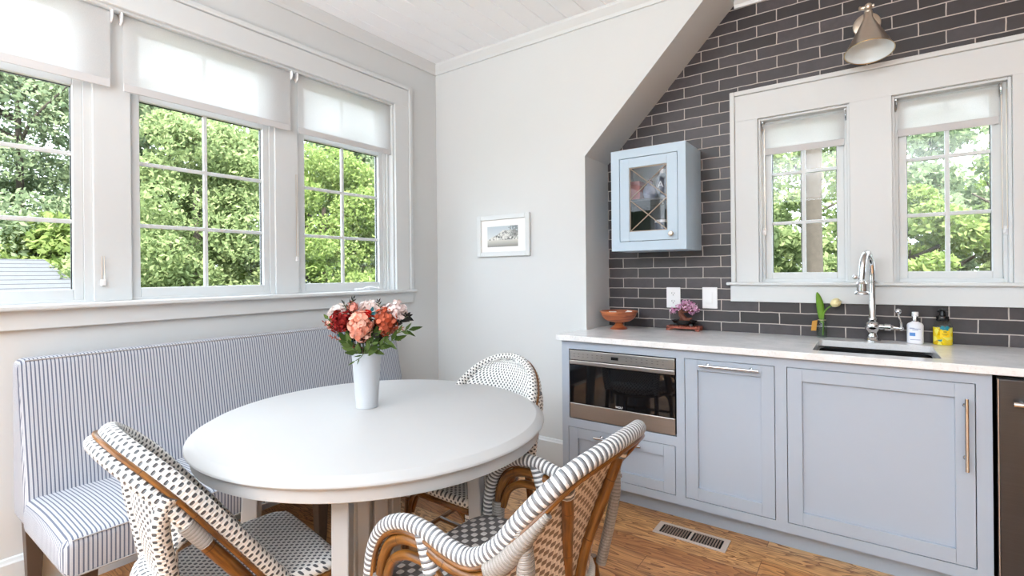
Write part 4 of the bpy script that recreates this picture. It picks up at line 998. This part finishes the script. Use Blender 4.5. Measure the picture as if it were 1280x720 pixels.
def sprig(lab, path, leaves, size, mat, wid=.32, twig=STEMG, cat='foliage'):
    o = wthing('leafy_sprig', lab, cat, (VX, VY, .79), 'greenery in the white vase')
    P = crom([B3(*q) for q in path], 8); s0 = stem_from(P[0]); s0.sweep(P, .0016, 6); s0.build('stem', twig, o)
    c = MB(); n = len(P)
    for i in range(leaves):
        k = int((i+1)/(leaves)*(n-1)); p = P[k]; d = (P[min(k+1, n-1)]-P[max(k-1, 0)]).normalized()
        side = (RR.cross(d)).normalized() if i % 2 else -(RR.cross(d)).normalized(); v_ = Vector((0, 0, 1)).cross(FF)
        s1 = d.cross(FF).normalized()*(1 if i % 2 else -1); dr = (d*rb.uniform(.5, 1.1)+s1*rb.uniform(.4, 1.0)+FF*rb.uniform(-.5, .3)).normalized()
        if i == leaves-1: dr = d
        l_ = size*rb.uniform(.75, 1.15); q = dr.cross(FF+Vector((0, 0, rb.uniform(-.4, .4)))).normalized(); b = len(c.v)
        nn = dr.cross(q)
        for t, wv, dz in ((0, 0, 0), (.35, 1, .02), (.35, -1, .02), (.35, 0, -.03), (.75, .55, 0), (.75, -.55, 0), (.75, 0, -.04), (1, 0, .0)):
            c.v.append(tuple(p+dr*(l_*t)+q*(l_*wid*.5*wv)+nn*(l_*dz)))
        for f in ((0, 3, 1), (0, 2, 3), (1, 3, 6, 4), (3, 2, 5, 6), (4, 6, 7), (6, 5, 7)): c.face([b+j for j in f], True)
    c.build('leaf', mat, o)
sprig('long green pointed leaves stretching out at the right of the bouquet', [(470, 430, -.02), (485, 422, -.03), (505, 414, -.03), (513, 412, -.03)], 10, .052, LEAFG, .30)
sprig('second green leafy sprig just below the longest at the right', [(468, 436, -.03), (480, 430, -.035), (496, 424, -.04)], 9, .050, LEAFG, .36)
sprig('green leaves tucked under the peach bloom at the vase rim', [(455, 440, -.05), (447, 432, -.055), (440, 424, -.055)], 10, .044, LEAFG, .5)
sprig('green leaves over the vase rim below the orange bloom', [(462, 442, -.05), (470, 428, -.05), (474, 416, -.05)], 14, .040, LEAFG, .42)
sprig('dark grey leafy spray at the right behind the green leaves', [(478, 425, .0), (494, 408, .0), (504, 399, .0), (511, 396, .0)], 18, .028, LEAFD, .5)
sprig('teal leaf sprig above the peach bloom', [(466, 410, -.04), (468, 398, -.045), (470, 389, -.045)], 4, .024, TEALL, .75)
sprig('slate blue leaf cluster below the red bloom', [(446, 428, -.04), (440, 421, -.045), (432, 418, -.045)], 6, .018, TEALL, .7)
sprig('upright dark twig with narrow leaves at the top left of the bouquet', [(440, 400, .0), (438, 385, .0), (443, 374, .0)], 11, .020, LEAFD, .28)
sprig('small dark leaf tips at the top right of the bouquet', [(472, 395, .0), (475, 383, .0), (474, 378, .0)], 8, .020, LEAFD, .3)
sprig('dark narrow leaves rising left of the white top bloom', [(446, 400, -.01), (437, 388, -.01), (432, 379, -.01)], 8, .018, LEAFD, .3)
sprig('russet seed spray fanning out at the lower left of the bouquet', [(450, 438, -.01), (436, 424, -.02), (420, 412, -.02), (409, 402, -.02)], 16, .014, leaf_mat('russet_seed', srgb(120, 48, 40), srgb(196, 120, 100), .1), .4, TWIG)
sprig('thin russet twigs at the far lower left of the bouquet', [(450, 438, .0), (438, 430, .0), (424, 424, .0), (414, 420, .0)], 12, .012, leaf_mat('russet_seed2', srgb(140, 70, 56), srgb(200, 140, 120), .1), .4, TWIG)
sprig('dusty pink seed spray between the orange bloom and the long leaves', [(476, 428, -.02), (490, 416, -.02), (504, 410, -.02)], 16, .016, leaf_mat('pink_seed', srgb(140, 78, 70), srgb(208, 160, 148), .1), .45, TWIG)
o = wthing('leafy_sprig', 'dark mixed leaves packed between the blooms at the heart of the bouquet', 'foliage', (VX, VY, .79), 'greenery in the white vase')
c = MB(); petals(c, B3(457, 415, .01), .085, 170, .013, rb, (1.05, .55, .55), inner=.45); c.build('leaf', LEAFD, o)
c = MB()
for k in range(5): c.sweep([B3(453+k*3, 436, 0)-Vector((0, 0, .10)), B3(440+k*9, 412, 0)], .0016, 6)
c.build('stem', STEMG, o)
sprig('drooping narrow leaf hanging over the front rim of the vase', [(462, 437, -.055), (458, 443, -.064), (452, 447, -.066)], 3, .03, LEAFG, .2)
sprig('curled green leaf at the upper left edge of the bouquet', [(432, 412, -.01), (420, 404, -.02), (414, 398, -.02)], 4, .024, LEAFG, .55)

# ================================================================== BENCH
r = wthing('banquette_bench', 'long upholstered bench in blue ticking stripe under the left windows', 'bench', (.35, -1.45, 0))
BY0, BY1 = -2.350, -.548
def pad(c, prof, y0, y1, rad=.02):
    """profile in x-z extruded along y with pulled-in ends"""
    k = len(prof); cx_ = sum(p[0] for p in prof)/k; cz_ = sum(p[1] for p in prof)/k; rings = []
    for t, ins in ((0, rad), (rad*.15, rad*.45), (rad*.5, rad*.14), (rad, 0)): rings.append((y0+t, ins))
    rings += [(y1-t, i) for t, i in ((rad, 0), (rad*.5, rad*.14), (rad*.15, rad*.45), (0, rad))]
    b = len(c.v)
    for y, ins in rings:
        for p in prof:
            dx, dz = p[0]-cx_, p[1]-cz_; c.v.append((cx_+dx-math.copysign(min(ins, abs(dx)*.9), dx), y, cz_+dz-math.copysign(min(ins, abs(dz)*.9), dz)))
    m = len(rings)
    for i in range(m-1):
        for j in range(k): l = (j+1) % k; c.face((b+i*k+j, b+(i+1)*k+j, b+(i+1)*k+l, b+i*k+l), True)
    c.face([b+j for j in range(k)]); c.face([b+(m-1)*k+j for j in range(k)][::-1])
def rpoly(pts, rad, n=4):
    out = []; k = len(pts)
    for i in range(k):
        p = Vector(pts[i]).to_2d(); a = Vector(pts[i-1]).to_2d(); b = Vector(pts[(i+1) % k]).to_2d(); r_ = rad[i] if isinstance(rad, (list, tuple)) else rad
        d1 = (a-p).normalized()*r_; d2 = (b-p).normalized()*r_
        for t in range(n+1): t /= n; out.append(tuple((p+d1)*(1-t)**2+p*2*t*(1-t)+(p+d2)*t*t))
    return out
c = MB(); pad(c, rpoly([(.035, .36), (.035, .962), (.135, .965), (.235, .50), (.245, .36)], [.01, .02, .03, .06, .01])[::-1], BY0, BY1, .03); c.build('backrest', TICK, r)
c = MB(); pad(c, rpoly([(.20, .345), (.20, .470), (.45, .488), (.708, .470), (.704, .345)], [.01, .03, .16, .028, .012])[::-1], BY0-.004, BY1+.004, .035); st = c.build('seat', TICK, r)
SEAM = plain('seam_piping', srgb(176, 172, 170), .8, noise=.3, nscale=300)
c = MB(); c.sweep([(.7055, BY0+.02, .350), (.7055, BY1-.02, .350)], .003, 6); c.sweep(crom([(.706, BY0+.02, .462), (.707, (BY0+BY1)/2, .464), (.706, BY1-.02, .462)], 4), .0022, 6); c.build('piping', SEAM, st)
c = MB(); c.sweep([(.132, BY0+.022, .958), (.132, BY1-.022, .958)], .0022, 6); c.build('piping', SEAM, r)
for lx_, ly_ in ((.06, BY0+.055), (.06, BY1-.055), (.655, BY0+.06), (.655, BY1-.06), (.655, -1.45), (.06, -1.45)):
    P = []
    sx0_ = -.05 if lx_ < .3 else 0
    for z, h in ((0, .016), (.35, .030)):
        o_ = .0 if z else (-.02 if lx_ < .3 else .0)
        for s1, s2 in ((-1, -1), (1, -1), (1, 1), (-1, 1)): P.append((lx_+o_+s1*h, ly_+s2*h, z))
    c = MB(); c.hexa(P); c.build('leg', LEGW, r, bevel=.002)

# ================================================================== BISTRO CHAIRS
def local_uv(f): return f
def seat_mesh(outline, z, thick, dome=.006, uvs=1.0):
    c = MB(); k = len(outline); ctr = Vector((0, -.20)); b = len(c.v); rings = [(0.0, z-dome*.8), (.3, z-dome*.6), (.6, z-dome*.2), (.85, z), (.95, z-.002), (.99, z-.010), (1.0, z-.020), (.995, z-thick+.006), (.97, z-thick), (0.0, z-thick)]
    uvl = []
    for s_, zz in rings:
        for p in outline:
            q = ctr+(Vector(p)-ctr)*max(s_, .001); c.v.append((q.x, q.y, zz)); uvl.append((q.x*uvs, (q.y-(z-zz if s_ > .9 else 0))*uvs))
    for i in range(len(rings)-1):
        for j in range(k):
            l = (j+1) % k; ids = (b+i*k+j, b+i*k+l, b+(i+1)*k+l, b+(i+1)*k+j)
            c.face(ids[::-1], True, tuple(uvl[q-b] for q in ids[::-1]))
    return c
def side_chair(label, loc, rz, group):
    t = thing('bistro_chair', label, 'chair', loc, rz, group)
    ol = [tuple(p.to_2d()) for p in crom([(-.155, .012, 0), (.155, .012, 0), (.198, -.004, 0), (.212, -.045, 0), (.203, -.17, 0), (.172, -.30, 0), (.10, -.385, 0), (0, -.41, 0), (-.10, -.385, 0), (-.172, -.30, 0), (-.203, -.17, 0), (-.212, -.045, 0), (-.198, -.004, 0)], 4, True)]
    seat_mesh(ol, .468, .034).build('seat', WEAVE_W, t)
    c = MB(); c.sweep([(x*.965, (y+.2)*.965-.2, .424) for x, y in ol], .0115, 8, closed=True); c.build('seat_rim', BAMBOO, t)
    hp = [(-.205, -.155, .452), (-.2085, -.225, .555), (-.213, -.30, .66)]
    for i in range(1, 12):
        a = PI*i/12; zz = .70+.185*math.sin(a); hp.append((-.215*math.cos(a), -.155-.70*(zz-.452)-.035*math.sin(a)**2, zz))
    hp += [(-x, y, z) for x, y, z in hp[:3][::-1]]
    H = crom(hp, 5)
    c = MB(); c.sweep(H, .0235, 16, flat=.72, up=(0, .6, .8)); c.build('hoop', WEAVE_HOOP, t)
    def off(p, d, k=1.0):
        o_ = Vector((p[0], -.5*(p[2]-.62), .82*(p[2]-.62))) if p[2] > .62 else Vector((p[0], 0, 0)); o_.normalize()
        return Vector((p[0], p[1]-.819*d, p[2]-.573*d))+o_*(k-1)
    c = MB(); c.sweep([off(p, .021, 1.013) for p in H], .0065, 8); c.build('cane_trim', BAMBOO, t)
    n = len(H)
    lo = [i for i, p in enumerate(H) if p[2] < .70]
    for side_ in (-1, 1):
        seg_ = [p for p in H if p[0]*side_ > 0 and p[2] < .665]
        if side_ > 0: seg_ = seg_[::-1]
        c = MB(); c.sweep([off(p, .047, 1.0) for p in seg_], .0165, 10); c.build('lower_rail', BAMBOO, t)
        w_ = [p for p in H if p[0]*side_ > 0 and .655 < p[2] < .725]
        c = MB(); c.sweep([off(p, .044, 1.0) for p in w_], .020, 12); c.build('rail_binding', WRAP_G, t)
    up_ = [p for p in H if p[2] > .715]
    c = MB(); c.sweep([off(p, .042-.006*math.sin(PI*i/(len(up_)-1)), 1.0) for i, p in enumerate(up_)], .0170, 12); c.build('rear_hoop', WEAVE_HOOP, t)
    c = MB(); ro = [(x*1.02, y-.012, .488) for x, y in ol if y < -.25]; c.sweep(ro, [.014+.018*math.sin(PI*i/(len(ro)-1)) for i in range(len(ro))], 12); c.build('seat_roll', WEAVE_W, t)
    def hy(z): return -.155-.70*(z-.452)
    def bp_(u, v):
        z = .462+v*(.882-.462); a = (u-.5)*2
        if z > .70: hw = .203*math.sqrt(max(0, 1-((z-.70)/.186)**2)); e = hy(z)-.01
        else: k_ = min(1, (.70-z)/.08); hw = .203-(.203-.160)*k_; e = (hy(z)-.01)*(1-k_)+(-.385)*k_
        cen = -.400-.20*(z-.46)
        if z > .70: kk = ((z-.70)/.186); cen = cen*(1-kk)+(hy(z)-.03)*kk
        return Vector((a*hw, e+(cen-e)*(1-a*a), z))
    c = MB(); c.grid(bp_, 16, 22, lambda u, v: ((u-.5)*.42, v*.44)); c.build('back_panel', WEAVE_W, t, solid=.006)
    for s_ in (-1, 1):
        c = MB(); c.sweep(crom([(s_*.205, -.405, .765), (s_*.195, -.425, .70), (s_*.182, -.405, .57), (s_*.172, -.385, .45)], 5), .0205, 14); c.build('back_post', WEAVE_HOOP, t)
        c = MB(); c.sweep(crom([(s_*.170, -.378, .458), (s_*.176, -.395, .30), (s_*.190, -.435, .0)], 5), .0145, 10); c.build('leg', BAMBOO, t)
        c = MB(); c.sweep([(s_*.165, -.035, .44), (s_*.170, -.030, .36), (s_*.184, -.012, 0)], .015, 10); lg = c.build('leg', BAMBOO, t)
        c = MB(); c.sweep([(s_*.1655, -.034, .434), (s_*.169, -.031, .375)], .0185, 12); c.build('binding', WRAP_R, lg)
        c = MB(); c.sweep(crom([(s_*.172, -.05, .30), (s_*.165, -.075, .36), (s_*.14, -.12, .405), (s_*.16, -.16, .415)], 5), .009, 8); c.build('brace', BAMBOO, t)
        c = MB(); c.sweep(crom([(s_*.168, -.028, .30), (s_*.145, -.026, .375), (s_*.09, -.022, .412), (s_*.05, -.02, .417)], 5), .009, 8); c.build('brace', BAMBOO, t)
        c = MB(); c.sweep([(s_*.176, -.024, .20), (s_*.181, -.405, .22)], .0095, 8); c.build('stretcher', BAMBOO, t)
    c = MB(); c.sweep([(-.178, -.21, .21), (.178, -.21, .21)], .0095, 8); c.sweep([(-.175, -.025, .245), (.175, -.025, .245)], .0095, 8); c.build('stretcher', BAMBOO, t)
    return t
side_chair('white dotted woven rattan chair at the left front of the table, beside the bench', (1.25, -1.88, 0), math.radians(81-90), 'white woven bistro side chairs')
side_chair('white woven rattan chair beyond the table with its back to the pictured wall', (1.34, -1.43, 0), math.radians(-93-90), 'white woven bistro side chairs')

def arm_chair(label, loc, rz):
    t = thing('bistro_armchair', label, 'chair', loc, rz)
    ol = [tuple(p.to_2d()) for p in crom([(-.12, .008, 0), (.12, .008, 0), (.195, -.005, 0), (.232, -.05, 0), (.235, -.20, 0), (.222, -.34, 0), (.15, -.44, 0), (0, -.475, 0), (-.15, -.44, 0), (-.222, -.34, 0), (-.235, -.20, 0), (-.232, -.05, 0), (-.195, -.005, 0)], 4, True)]
    seat_mesh(ol, .462, .034).build('seat', WEAVE_G, t)
    c = MB(); c.sweep([(x*.985, (y+.2)*.985-.2, .424) for x, y in ol], .013, 8, closed=True); c.build('seat_rim', WRAP_W, t)
    half = [(-.250, -.006, .40), (-.250, -.010, .48), (-.250, -.026, .56), (-.250, -.066, .622), (-.250, -.135, .655), (-.251, -.215, .657), (-.252, -.290, .640), (-.253, -.360, .640), (-.252, -.425, .680), (-.245, -.480, .745), (-.225, -.530, .805), (-.180, -.572, .850), (-.100, -.602, .874)]
    hp = half+[(0, -.610, .880)]+[(-x, y, z) for x, y, z in half[::-1]]
    H = crom(hp, 6)
    c = MB(); c.sweep(H, .0200, 18, up=(0, 1, 0)); c.build('arm_rail', WRAP_S, t)
    # copper cane line and bamboo rail below
    def below(P, d, inn=0):
        out = []
        for i, p in enumerate(P):
            a = P[max(0, i-1)]; b = P[min(len(P)-1, i+1)]; T = (b-a).normalized()
            # direction perpendicular to the rail, pointing down / inwards to the seat side of the curl
            s = T.cross(Vector((1 if p.x < 0 else -1, 0, 0)) if abs(p.x) > .2 else Vector((0, -1, .2)).cross(T)); 
            dn = Vector((0, 0, -1)); dn = dn-T*dn.dot(T)
            if dn.length < .3 or True:
                f = Vector((0, T.z, -T.y)) if p.x < 0 else Vector((0, -T.z, T.y))
                # f is T rotated 90 deg in the y-z plane
                f = f if abs(p.x) > .2 else dn
                if f.length < 1e-4: f = dn
            out.append(p+f.normalized()*d+Vector(((-1 if p.x > 0 else 1)*inn, 0, 0)))
        return out
    sideL = [p for i, p in enumerate(H) if i <= len(H)//2 and p.x <= -.19]; 
    for s_ in (-1, 1):
        P = [Vector((p.x*(-s_), p.y, p.z)) for p in sideL]
        T_ = []
        for i, p in enumerate(P):
            a = P[max(0, i-1)]; b = P[min(len(P)-1, i+1)]; T = (b-a).normalized(); f = Vector((0, T.z, -T.y)).normalized()
            # f points to the inner (lower/back) side of the curl
            if f.z > 0 or (abs(f.z) < .2 and f.y > 0): f = -f
            T_.append((p, f))
        c = MB(); c.sweep([p+f*.040 for p, f in T_ if p.z < .72], .0145, 10); c.build('lower_rail', BAMBOO, t)
        X = s_*.250
        c = MB(); c.sweep([(X, -.046, .40), (X, -.052, .50)], .0215, 12); c.build('front_binding', WRAP_G, t)
        c = MB(); c.sweep(crom([(X, -.070, .485), (X, -.095, .545), (X, -.150, .578), (X, -.225, .580)], 6), .0125, 10); c.build('arm_brace', BAMBOO, t)
        c = MB(); c.sweep([(X, -.205, .650), (X, -.235, .562)], .021, 12); c.build('rail_binding', WRAP_S, t)
        c = MB(); c.sweep([(X, -.235, .575), (s_*.24, -.36, .45)], .0125, 10); c.build('arm_strut', BAMBOO, t)
        c = MB(); c.sweep(crom([(s_*.243, -.480, .745), (s_*(.241 if s_ < 0 else .222), -.490, .70), (s_*(.234 if s_ < 0 else .208), -.49, .62), (s_*.205, -.45, .44)], 5), .020 if s_ < 0 else .015, 14); c.build('back_post', WRAP_G, t)
        c = MB(); c.sweep((bq := [p+f*.030 for p, f in T_ if .650 < p.z < (.80 if s_ < 0 else .70) and p.y < -.38]), [.024-.014*max(0, (i/(len(bq)-1)-.35)/.65) for i in range(len(bq))], 12); c.build('rail_binding', WRAP_G, t)
        c = MB(); c.sweep([(s_*.246, -.010, .44), (s_*.240, -.004, 0)], .016, 10); c.build('leg', BAMBOO, t)
        c = MB(); c.sweep([(s_*.205, -.42, .45), (s_*.215, -.50, 0)], .016, 10); c.build('leg', BAMBOO, t)
        c = MB(); c.sweep([(s_*.243, -.012, .20), (s_*.211, -.465, .22)], .010, 8); c.build('stretcher', BAMBOO, t)
    for P in ([(-.174, -.556, .815), (-.132, -.535, .735), (-.085, -.506, .645), (-.045, -.482, .55), (-.02, -.472, .45)], [(.047, -.584, .838), (.036, -.560, .765), (.024, -.532, .68), (.010, -.500, .58), (-.002, -.480, .45)]):
        q = crom(P, 6); c = MB(); c.sweep(q, .0140, 10); sp_ = c.build('back_spindle', BAMBOO, t)
        c = MB(); c.sweep(q[:3], .0180, 12); c.build('spindle_binding', WRAP_S, sp_)
    cl = []
    for i, p in enumerate(H):
        a_ = H[max(0, i-1)]; b_2 = H[min(len(H)-1, i+1)]; T = (b_2-a_).normalized()
        f = Vector((0, T.z, -T.y)); f = f.normalized() if f.length > 1e-4 else Vector((0, 0, -1))
        if f.z > 0 or (abs(f.z) < .2 and f.y > 0): f = -f
        dn = Vector((0, 0, -1)); dn = (dn-T*dn.dot(T)).normalized(); k_ = min(1, max(0, (-p.y-.44)/.08))
        out = Vector((p.x, (p.y+.30)*k_, 0)).normalized()
        cl.append(p+(f*(1-k_)+dn*k_).normalized()*.0185+out*.0105)
    c = MB(); c.sweep(cl, .0068, 8); c.build('cane_trim', BAMBOO, t)
    def bpn(u, v):
        a = (u-.5)*2; th = a*1.25
        z0 = .452; 
        # top edge follows the rail
        xt = .225*math.sin(th)/math.sin(1.25); zt = .868-.13*abs(a)**2.6; yt = -.600+.13*abs(a)**2.4
        xb = .200*math.sin(th)/math.sin(1.25); yb = -.478+.09*abs(a)**2.2
        return Vector((xb+(xt-xb)*v, yb+(yt-yb)*v+.018*math.sin(PI*min(1, v*1.0))+.010, z0+(zt-z0)*v))
    c = MB(); c.grid(bpn, 24, 18, lambda u, v: ((u-.5)*.56, v*.42)); c.build('back_panel', WEAVE_B, t, solid=.006)
    c = MB(); c.sweep([(x*1.02, (y+.2)*1.02-.2, .452) for x, y in ol if y < -.30], .013, 10); c.build('rear_binding', WRAP_W, t)
    return t
arm_chair('grey and white woven rattan armchair at the right front of the table', (1.615, -1.69, 0), math.radians(180-90))

# ================================================================== OUTDOORS
GZ = -1.9
struct(MB().box((-60, -30, GZ-.1), (40, 60, GZ)).build('ground', plain('lawn', srgb(88, 100, 66), .9, noise=.4, nscale=2)))
nr = np.random.default_rng(7)
def leaves_mesh(name, mat, clumps, per, size, parent):
    """clumps: list of (centre, radii). Many small folded leaves, one mesh."""
    C = []; 
    for ctr, rad in clumps:
        d = nr.normal(size=(per, 3)); d /= np.linalg.norm(d, axis=1)[:, None]
        rr = nr.uniform(.35, 1.0, (per, 1))**.5
        C.append(np.array(ctr)+d*rr*np.array(rad))
    C = np.concatenate(C); n = len(C)
    nn = nr.normal(size=(n, 3)); nn[:, 2] += .6; nn /= np.linalg.norm(nn, axis=1)[:, None]
    t = np.cross(nn, nr.normal(size=(n, 3))); t /= np.linalg.norm(t, axis=1)[:, None]; b = np.cross(nn, t)
    s = (size*nr.uniform(.6, 1.3, n))[:, None]
    V = np.stack([C-t*s, C+b*s*.48-nn*s*.12, C+t*s, C-b*s*.48-nn*s*.12], 1).reshape(-1, 3)
    me = bpy.data.meshes.new(name); me.vertices.add(4*n); me.vertices.foreach_set('co', V.ravel().astype('f'))
    me.loops.add(4*n); me.loops.foreach_set('vertex_index', np.arange(4*n, dtype='i')); me.polygons.add(n)
    me.polygons.foreach_set('loop_start', np.arange(0, 4*n, 4, dtype='i')); me.materials.append(mat); me.update(calc_edges=True); me.validate()
    o = bpy.data.objects.new(name, me); COL.objects.link(o); o.parent = parent
    if parent.name in WORLDP: o.matrix_parent_inverse = Matrix.Translation(-parent.location)
    return o
BARKT = plain('grey_bark', srgb(84, 76, 68), .9, noise=.5, nscale=12, bmp=.5)
def tree(label, x, y, h, r, mat, kind='leafy_tree', n=30, per=260, size=.09, low=.15, trunk=.14, group='trees outside the windows', zlo=None, crad=.26):
    o = wthing(kind, label, 'tree', (x, y, GZ), group)
    c = MB(); zt = GZ+h*.8
    P = crom([(x, y, GZ), (x+.1, y-.05, GZ+h*.3), (x-.08, y+.05, GZ+h*.55), (x, y, zt)], 4); c.sweep(P, [trunk*(1-.7*i/len(P)) for i in range(len(P))], 10)
    for k in range(7):
        a = nr.uniform(0, 2*PI); z = GZ+h*nr.uniform(.25, .75); L_ = r*nr.uniform(.5, .9)
        c.sweep(crom([(x, y, z), (x+L_*.5*math.cos(a), y+L_*.5*math.sin(a), z+L_*.25), (x+L_*math.cos(a+.2), y+L_*math.sin(a+.2), z+L_*.6)], 4), [trunk*.35, trunk*.33, trunk*.3, trunk*.28, trunk*.25, trunk*.2, trunk*.16, trunk*.12, trunk*.1][:9], 7)
    c.build('trunk', BARKT, o)
    n = int(n*1.5)
    cl = []
    for i in range(n):
        v = nr.uniform(low, 1); prof = math.sin(PI*min(.97, .18+.80*v))**.6; a = nr.uniform(0, 2*PI); rr = r*prof*nr.uniform(.45, .95)
        cr_ = r*crad*nr.uniform(.7, 1.3); cl.append(((x+rr*math.cos(a), y+rr*math.sin(a), GZ+h*v), (cr_, cr_, cr_*.75)))
    leaves_mesh('crown', mat, cl, per, size, o); return o
LA = leaf_mat('leaf_mid_green', srgb(104, 122, 80), srgb(174, 188, 136), .5)
LB = leaf_mat('leaf_bright_green', srgb(118, 140, 76), srgb(166, 182, 118), .5)
LC = leaf_mat('leaf_dark_green', srgb(112, 130, 100), srgb(168, 182, 146), .45)
LD = leaf_mat('leaf_autumn', srgb(160, 112, 60), srgb(146, 156, 84), .5)
# beyond the left windows
tree('dark green tree seen through the leftmost window behind the grey roof', -14.5, .2, 9.5, 3.0, LC, n=90, per=560, size=.075)
tree('second dark green tree at the far left beyond the grey roof', -15.5, -4.6, 9, 3.0, LC, n=60, per=400, size=.09)
tree('low bright fern-leaved tree right behind the grey roof ridge', -12.2, .4, 4.3, 1.6, LB, n=40, per=240, size=.10, low=.35)
tree('bright green tree filling the left half of the middle window', -8.3, 1.7, 6.2, 2.1, LA, n=64, per=640, size=.055)
tree('pale green tree filling the right half of the middle window', -8.0, 4.4, 6.0, 2.1, LB, n=60, per=620, size=.055)
tree('mid green tree in the left panes of the corner window', -7.2, 6.6, 6.4, 1.8, LA, n=50, per=560, size=.055)
tree('darker tree with a pale bent limb in the corner window', -9.6, 9.0, 8.0, 2.6, LC, n=60, per=380, size=.085, trunk=.22)
tree('tall tree behind the middle window trees under the sky', -13.5, 5.2, 8.0, 3.2, LA, n=50, per=320, size=.10)
tree('tall dark tree far right beyond the corner window', -13.5, 12.5, 9.5, 3.4, LC, n=50, per=340, size=.10)
tree('dark tree behind the bright ones left of the middle window', -12.6, 2.8, 8.2, 2.2, LC, n=44, per=320, size=.11)
tree('dark tree between the middle and the corner window', -11.2, 7.2, 7.6, 2.2, LC, n=44, per=320, size=.10)
tree('round green tree low in the corner window', -6.4, 8.6, 4.6, 1.6, LB, n=40, per=320, size=.07, low=.1)
# beyond the alcove windows
tree('dark green tree close behind the right alcove window shrubs', 4.0, 11.8, 6.4, 2.0, LC, n=44, per=300, size=.09, low=.05)
tree('slender green tree in the left panes of the left alcove window', .6, 8.5, 6.0, 1.5, LA, n=44, per=340, size=.07)
tree('green shrubby tree low behind the left alcove window', 2.2, 8.2, 3.6, 1.3, LA, n=40, per=340, size=.065, low=.1)
tree('yellow-green tree in the left panes of the right alcove window', 3.3, 9.5, 4.6, 1.5, LB, n=40, per=300, size=.07, low=.1)
tree('green tree at the right edge of the right alcove window', 5.3, 9.2, 5.2, 1.3, LA, n=36, per=300, size=.07)
tree('small orange-tinted tree in the middle of the right alcove window', 4.5, 8.0, 3.3, .65, LD, n=18, per=200, size=.055, low=.35)
tree('dark low shrub at the bottom of the right alcove window', 4.6, 6.6, 2.7, .9, LC, n=30, per=220, size=.05, low=.1)
tree('broad green tree well behind the alcove windows', 1.2, 14.5, 8.2, 3.0, LA, n=46, per=300, size=.10)
tree('pale airy tree far beyond the right alcove window', 6.2, 16, 6.2, 2.6, LB, n=26, per=240, size=.10)
o = wthing('bare_trunk', 'thick grey tree trunk in the right panes of the left alcove window', 'tree', (1.95, 6.6, GZ))
c = MB(); c.sweep(crom([(1.95, 6.6, GZ), (1.97, 6.6, 0), (1.93, 6.6, 2.2), (1.97, 6.62, 5.5)], 8), .15, 16); c.build('trunk', BARKT, o)
# neighbour's outbuilding with a pale shingle roof
o = wthing('outbuilding', 'neighbouring outbuilding with a pale grey shingle hip roof outside the leftmost window', 'building', (-8.5, -2.5, GZ))
rx0, rx1, ry0, ry1, zr, ze = -10.8, -5.6, -6.2, -.10, 1.57, .50
def shingle():
    m, nt, p = newmat('shingle_roof'); tc = N(nt, 'ShaderNodeTexCoord'); sp = N(nt, 'ShaderNodeSeparateXYZ'); nt.links.new(tc.outputs['Object'], sp.inputs[0])
    t = mathn(nt, 'FRACT', mathn(nt, 'MULTIPLY', sp.outputs[2], 1/.062)); nz = N(nt, 'ShaderNodeTexNoise'); setin(nz, Scale=8.0, Detail=5.0); nt.links.new(tc.outputs['Object'], nz.inputs['Vector'])
    a = mixc(nt, nz.outputs[0], srgb(96, 98, 102), srgb(78, 81, 86)); nt.links.new(mixc(nt, mathn(nt, 'LESS_THAN', t, .16), a, srgb(50, 52, 56)), p.inputs['Base Color']); p.inputs['Roughness'].default_value = .9
    return m
c = MB(); xm = (rx0+rx1)/2; b = len(c.v)
c.v += [(rx0, ry0, ze), (rx1, ry0, ze), (rx1, ry1, ze), (rx0, ry1, ze), (xm, ry0+1.8, zr), (xm, ry1-.5, zr)]
for f in ((1, 2, 5, 4), (2, 3, 5), (3, 0, 4, 5), (0, 1, 4), (3, 2, 1, 0)): c.face([b+i for i in f])
c.build('roof', shingle(), o)
c = MB(); c.box((rx0+.3, ry0+.3, GZ), (rx1-.3, ry1-.3, ze+.02)); c.build('wall', plain('pale_siding', srgb(214, 212, 206), .8, noise=.1), o)

# hedge block added unseen behind the camera to darken the window reflections
struct(MB().box((-6, -13.2, GZ), (12, -12.4, 3.2)).build('added_hedge', plain('hedge_green', srgb(96, 112, 84), .9, noise=.6, nscale=5)))
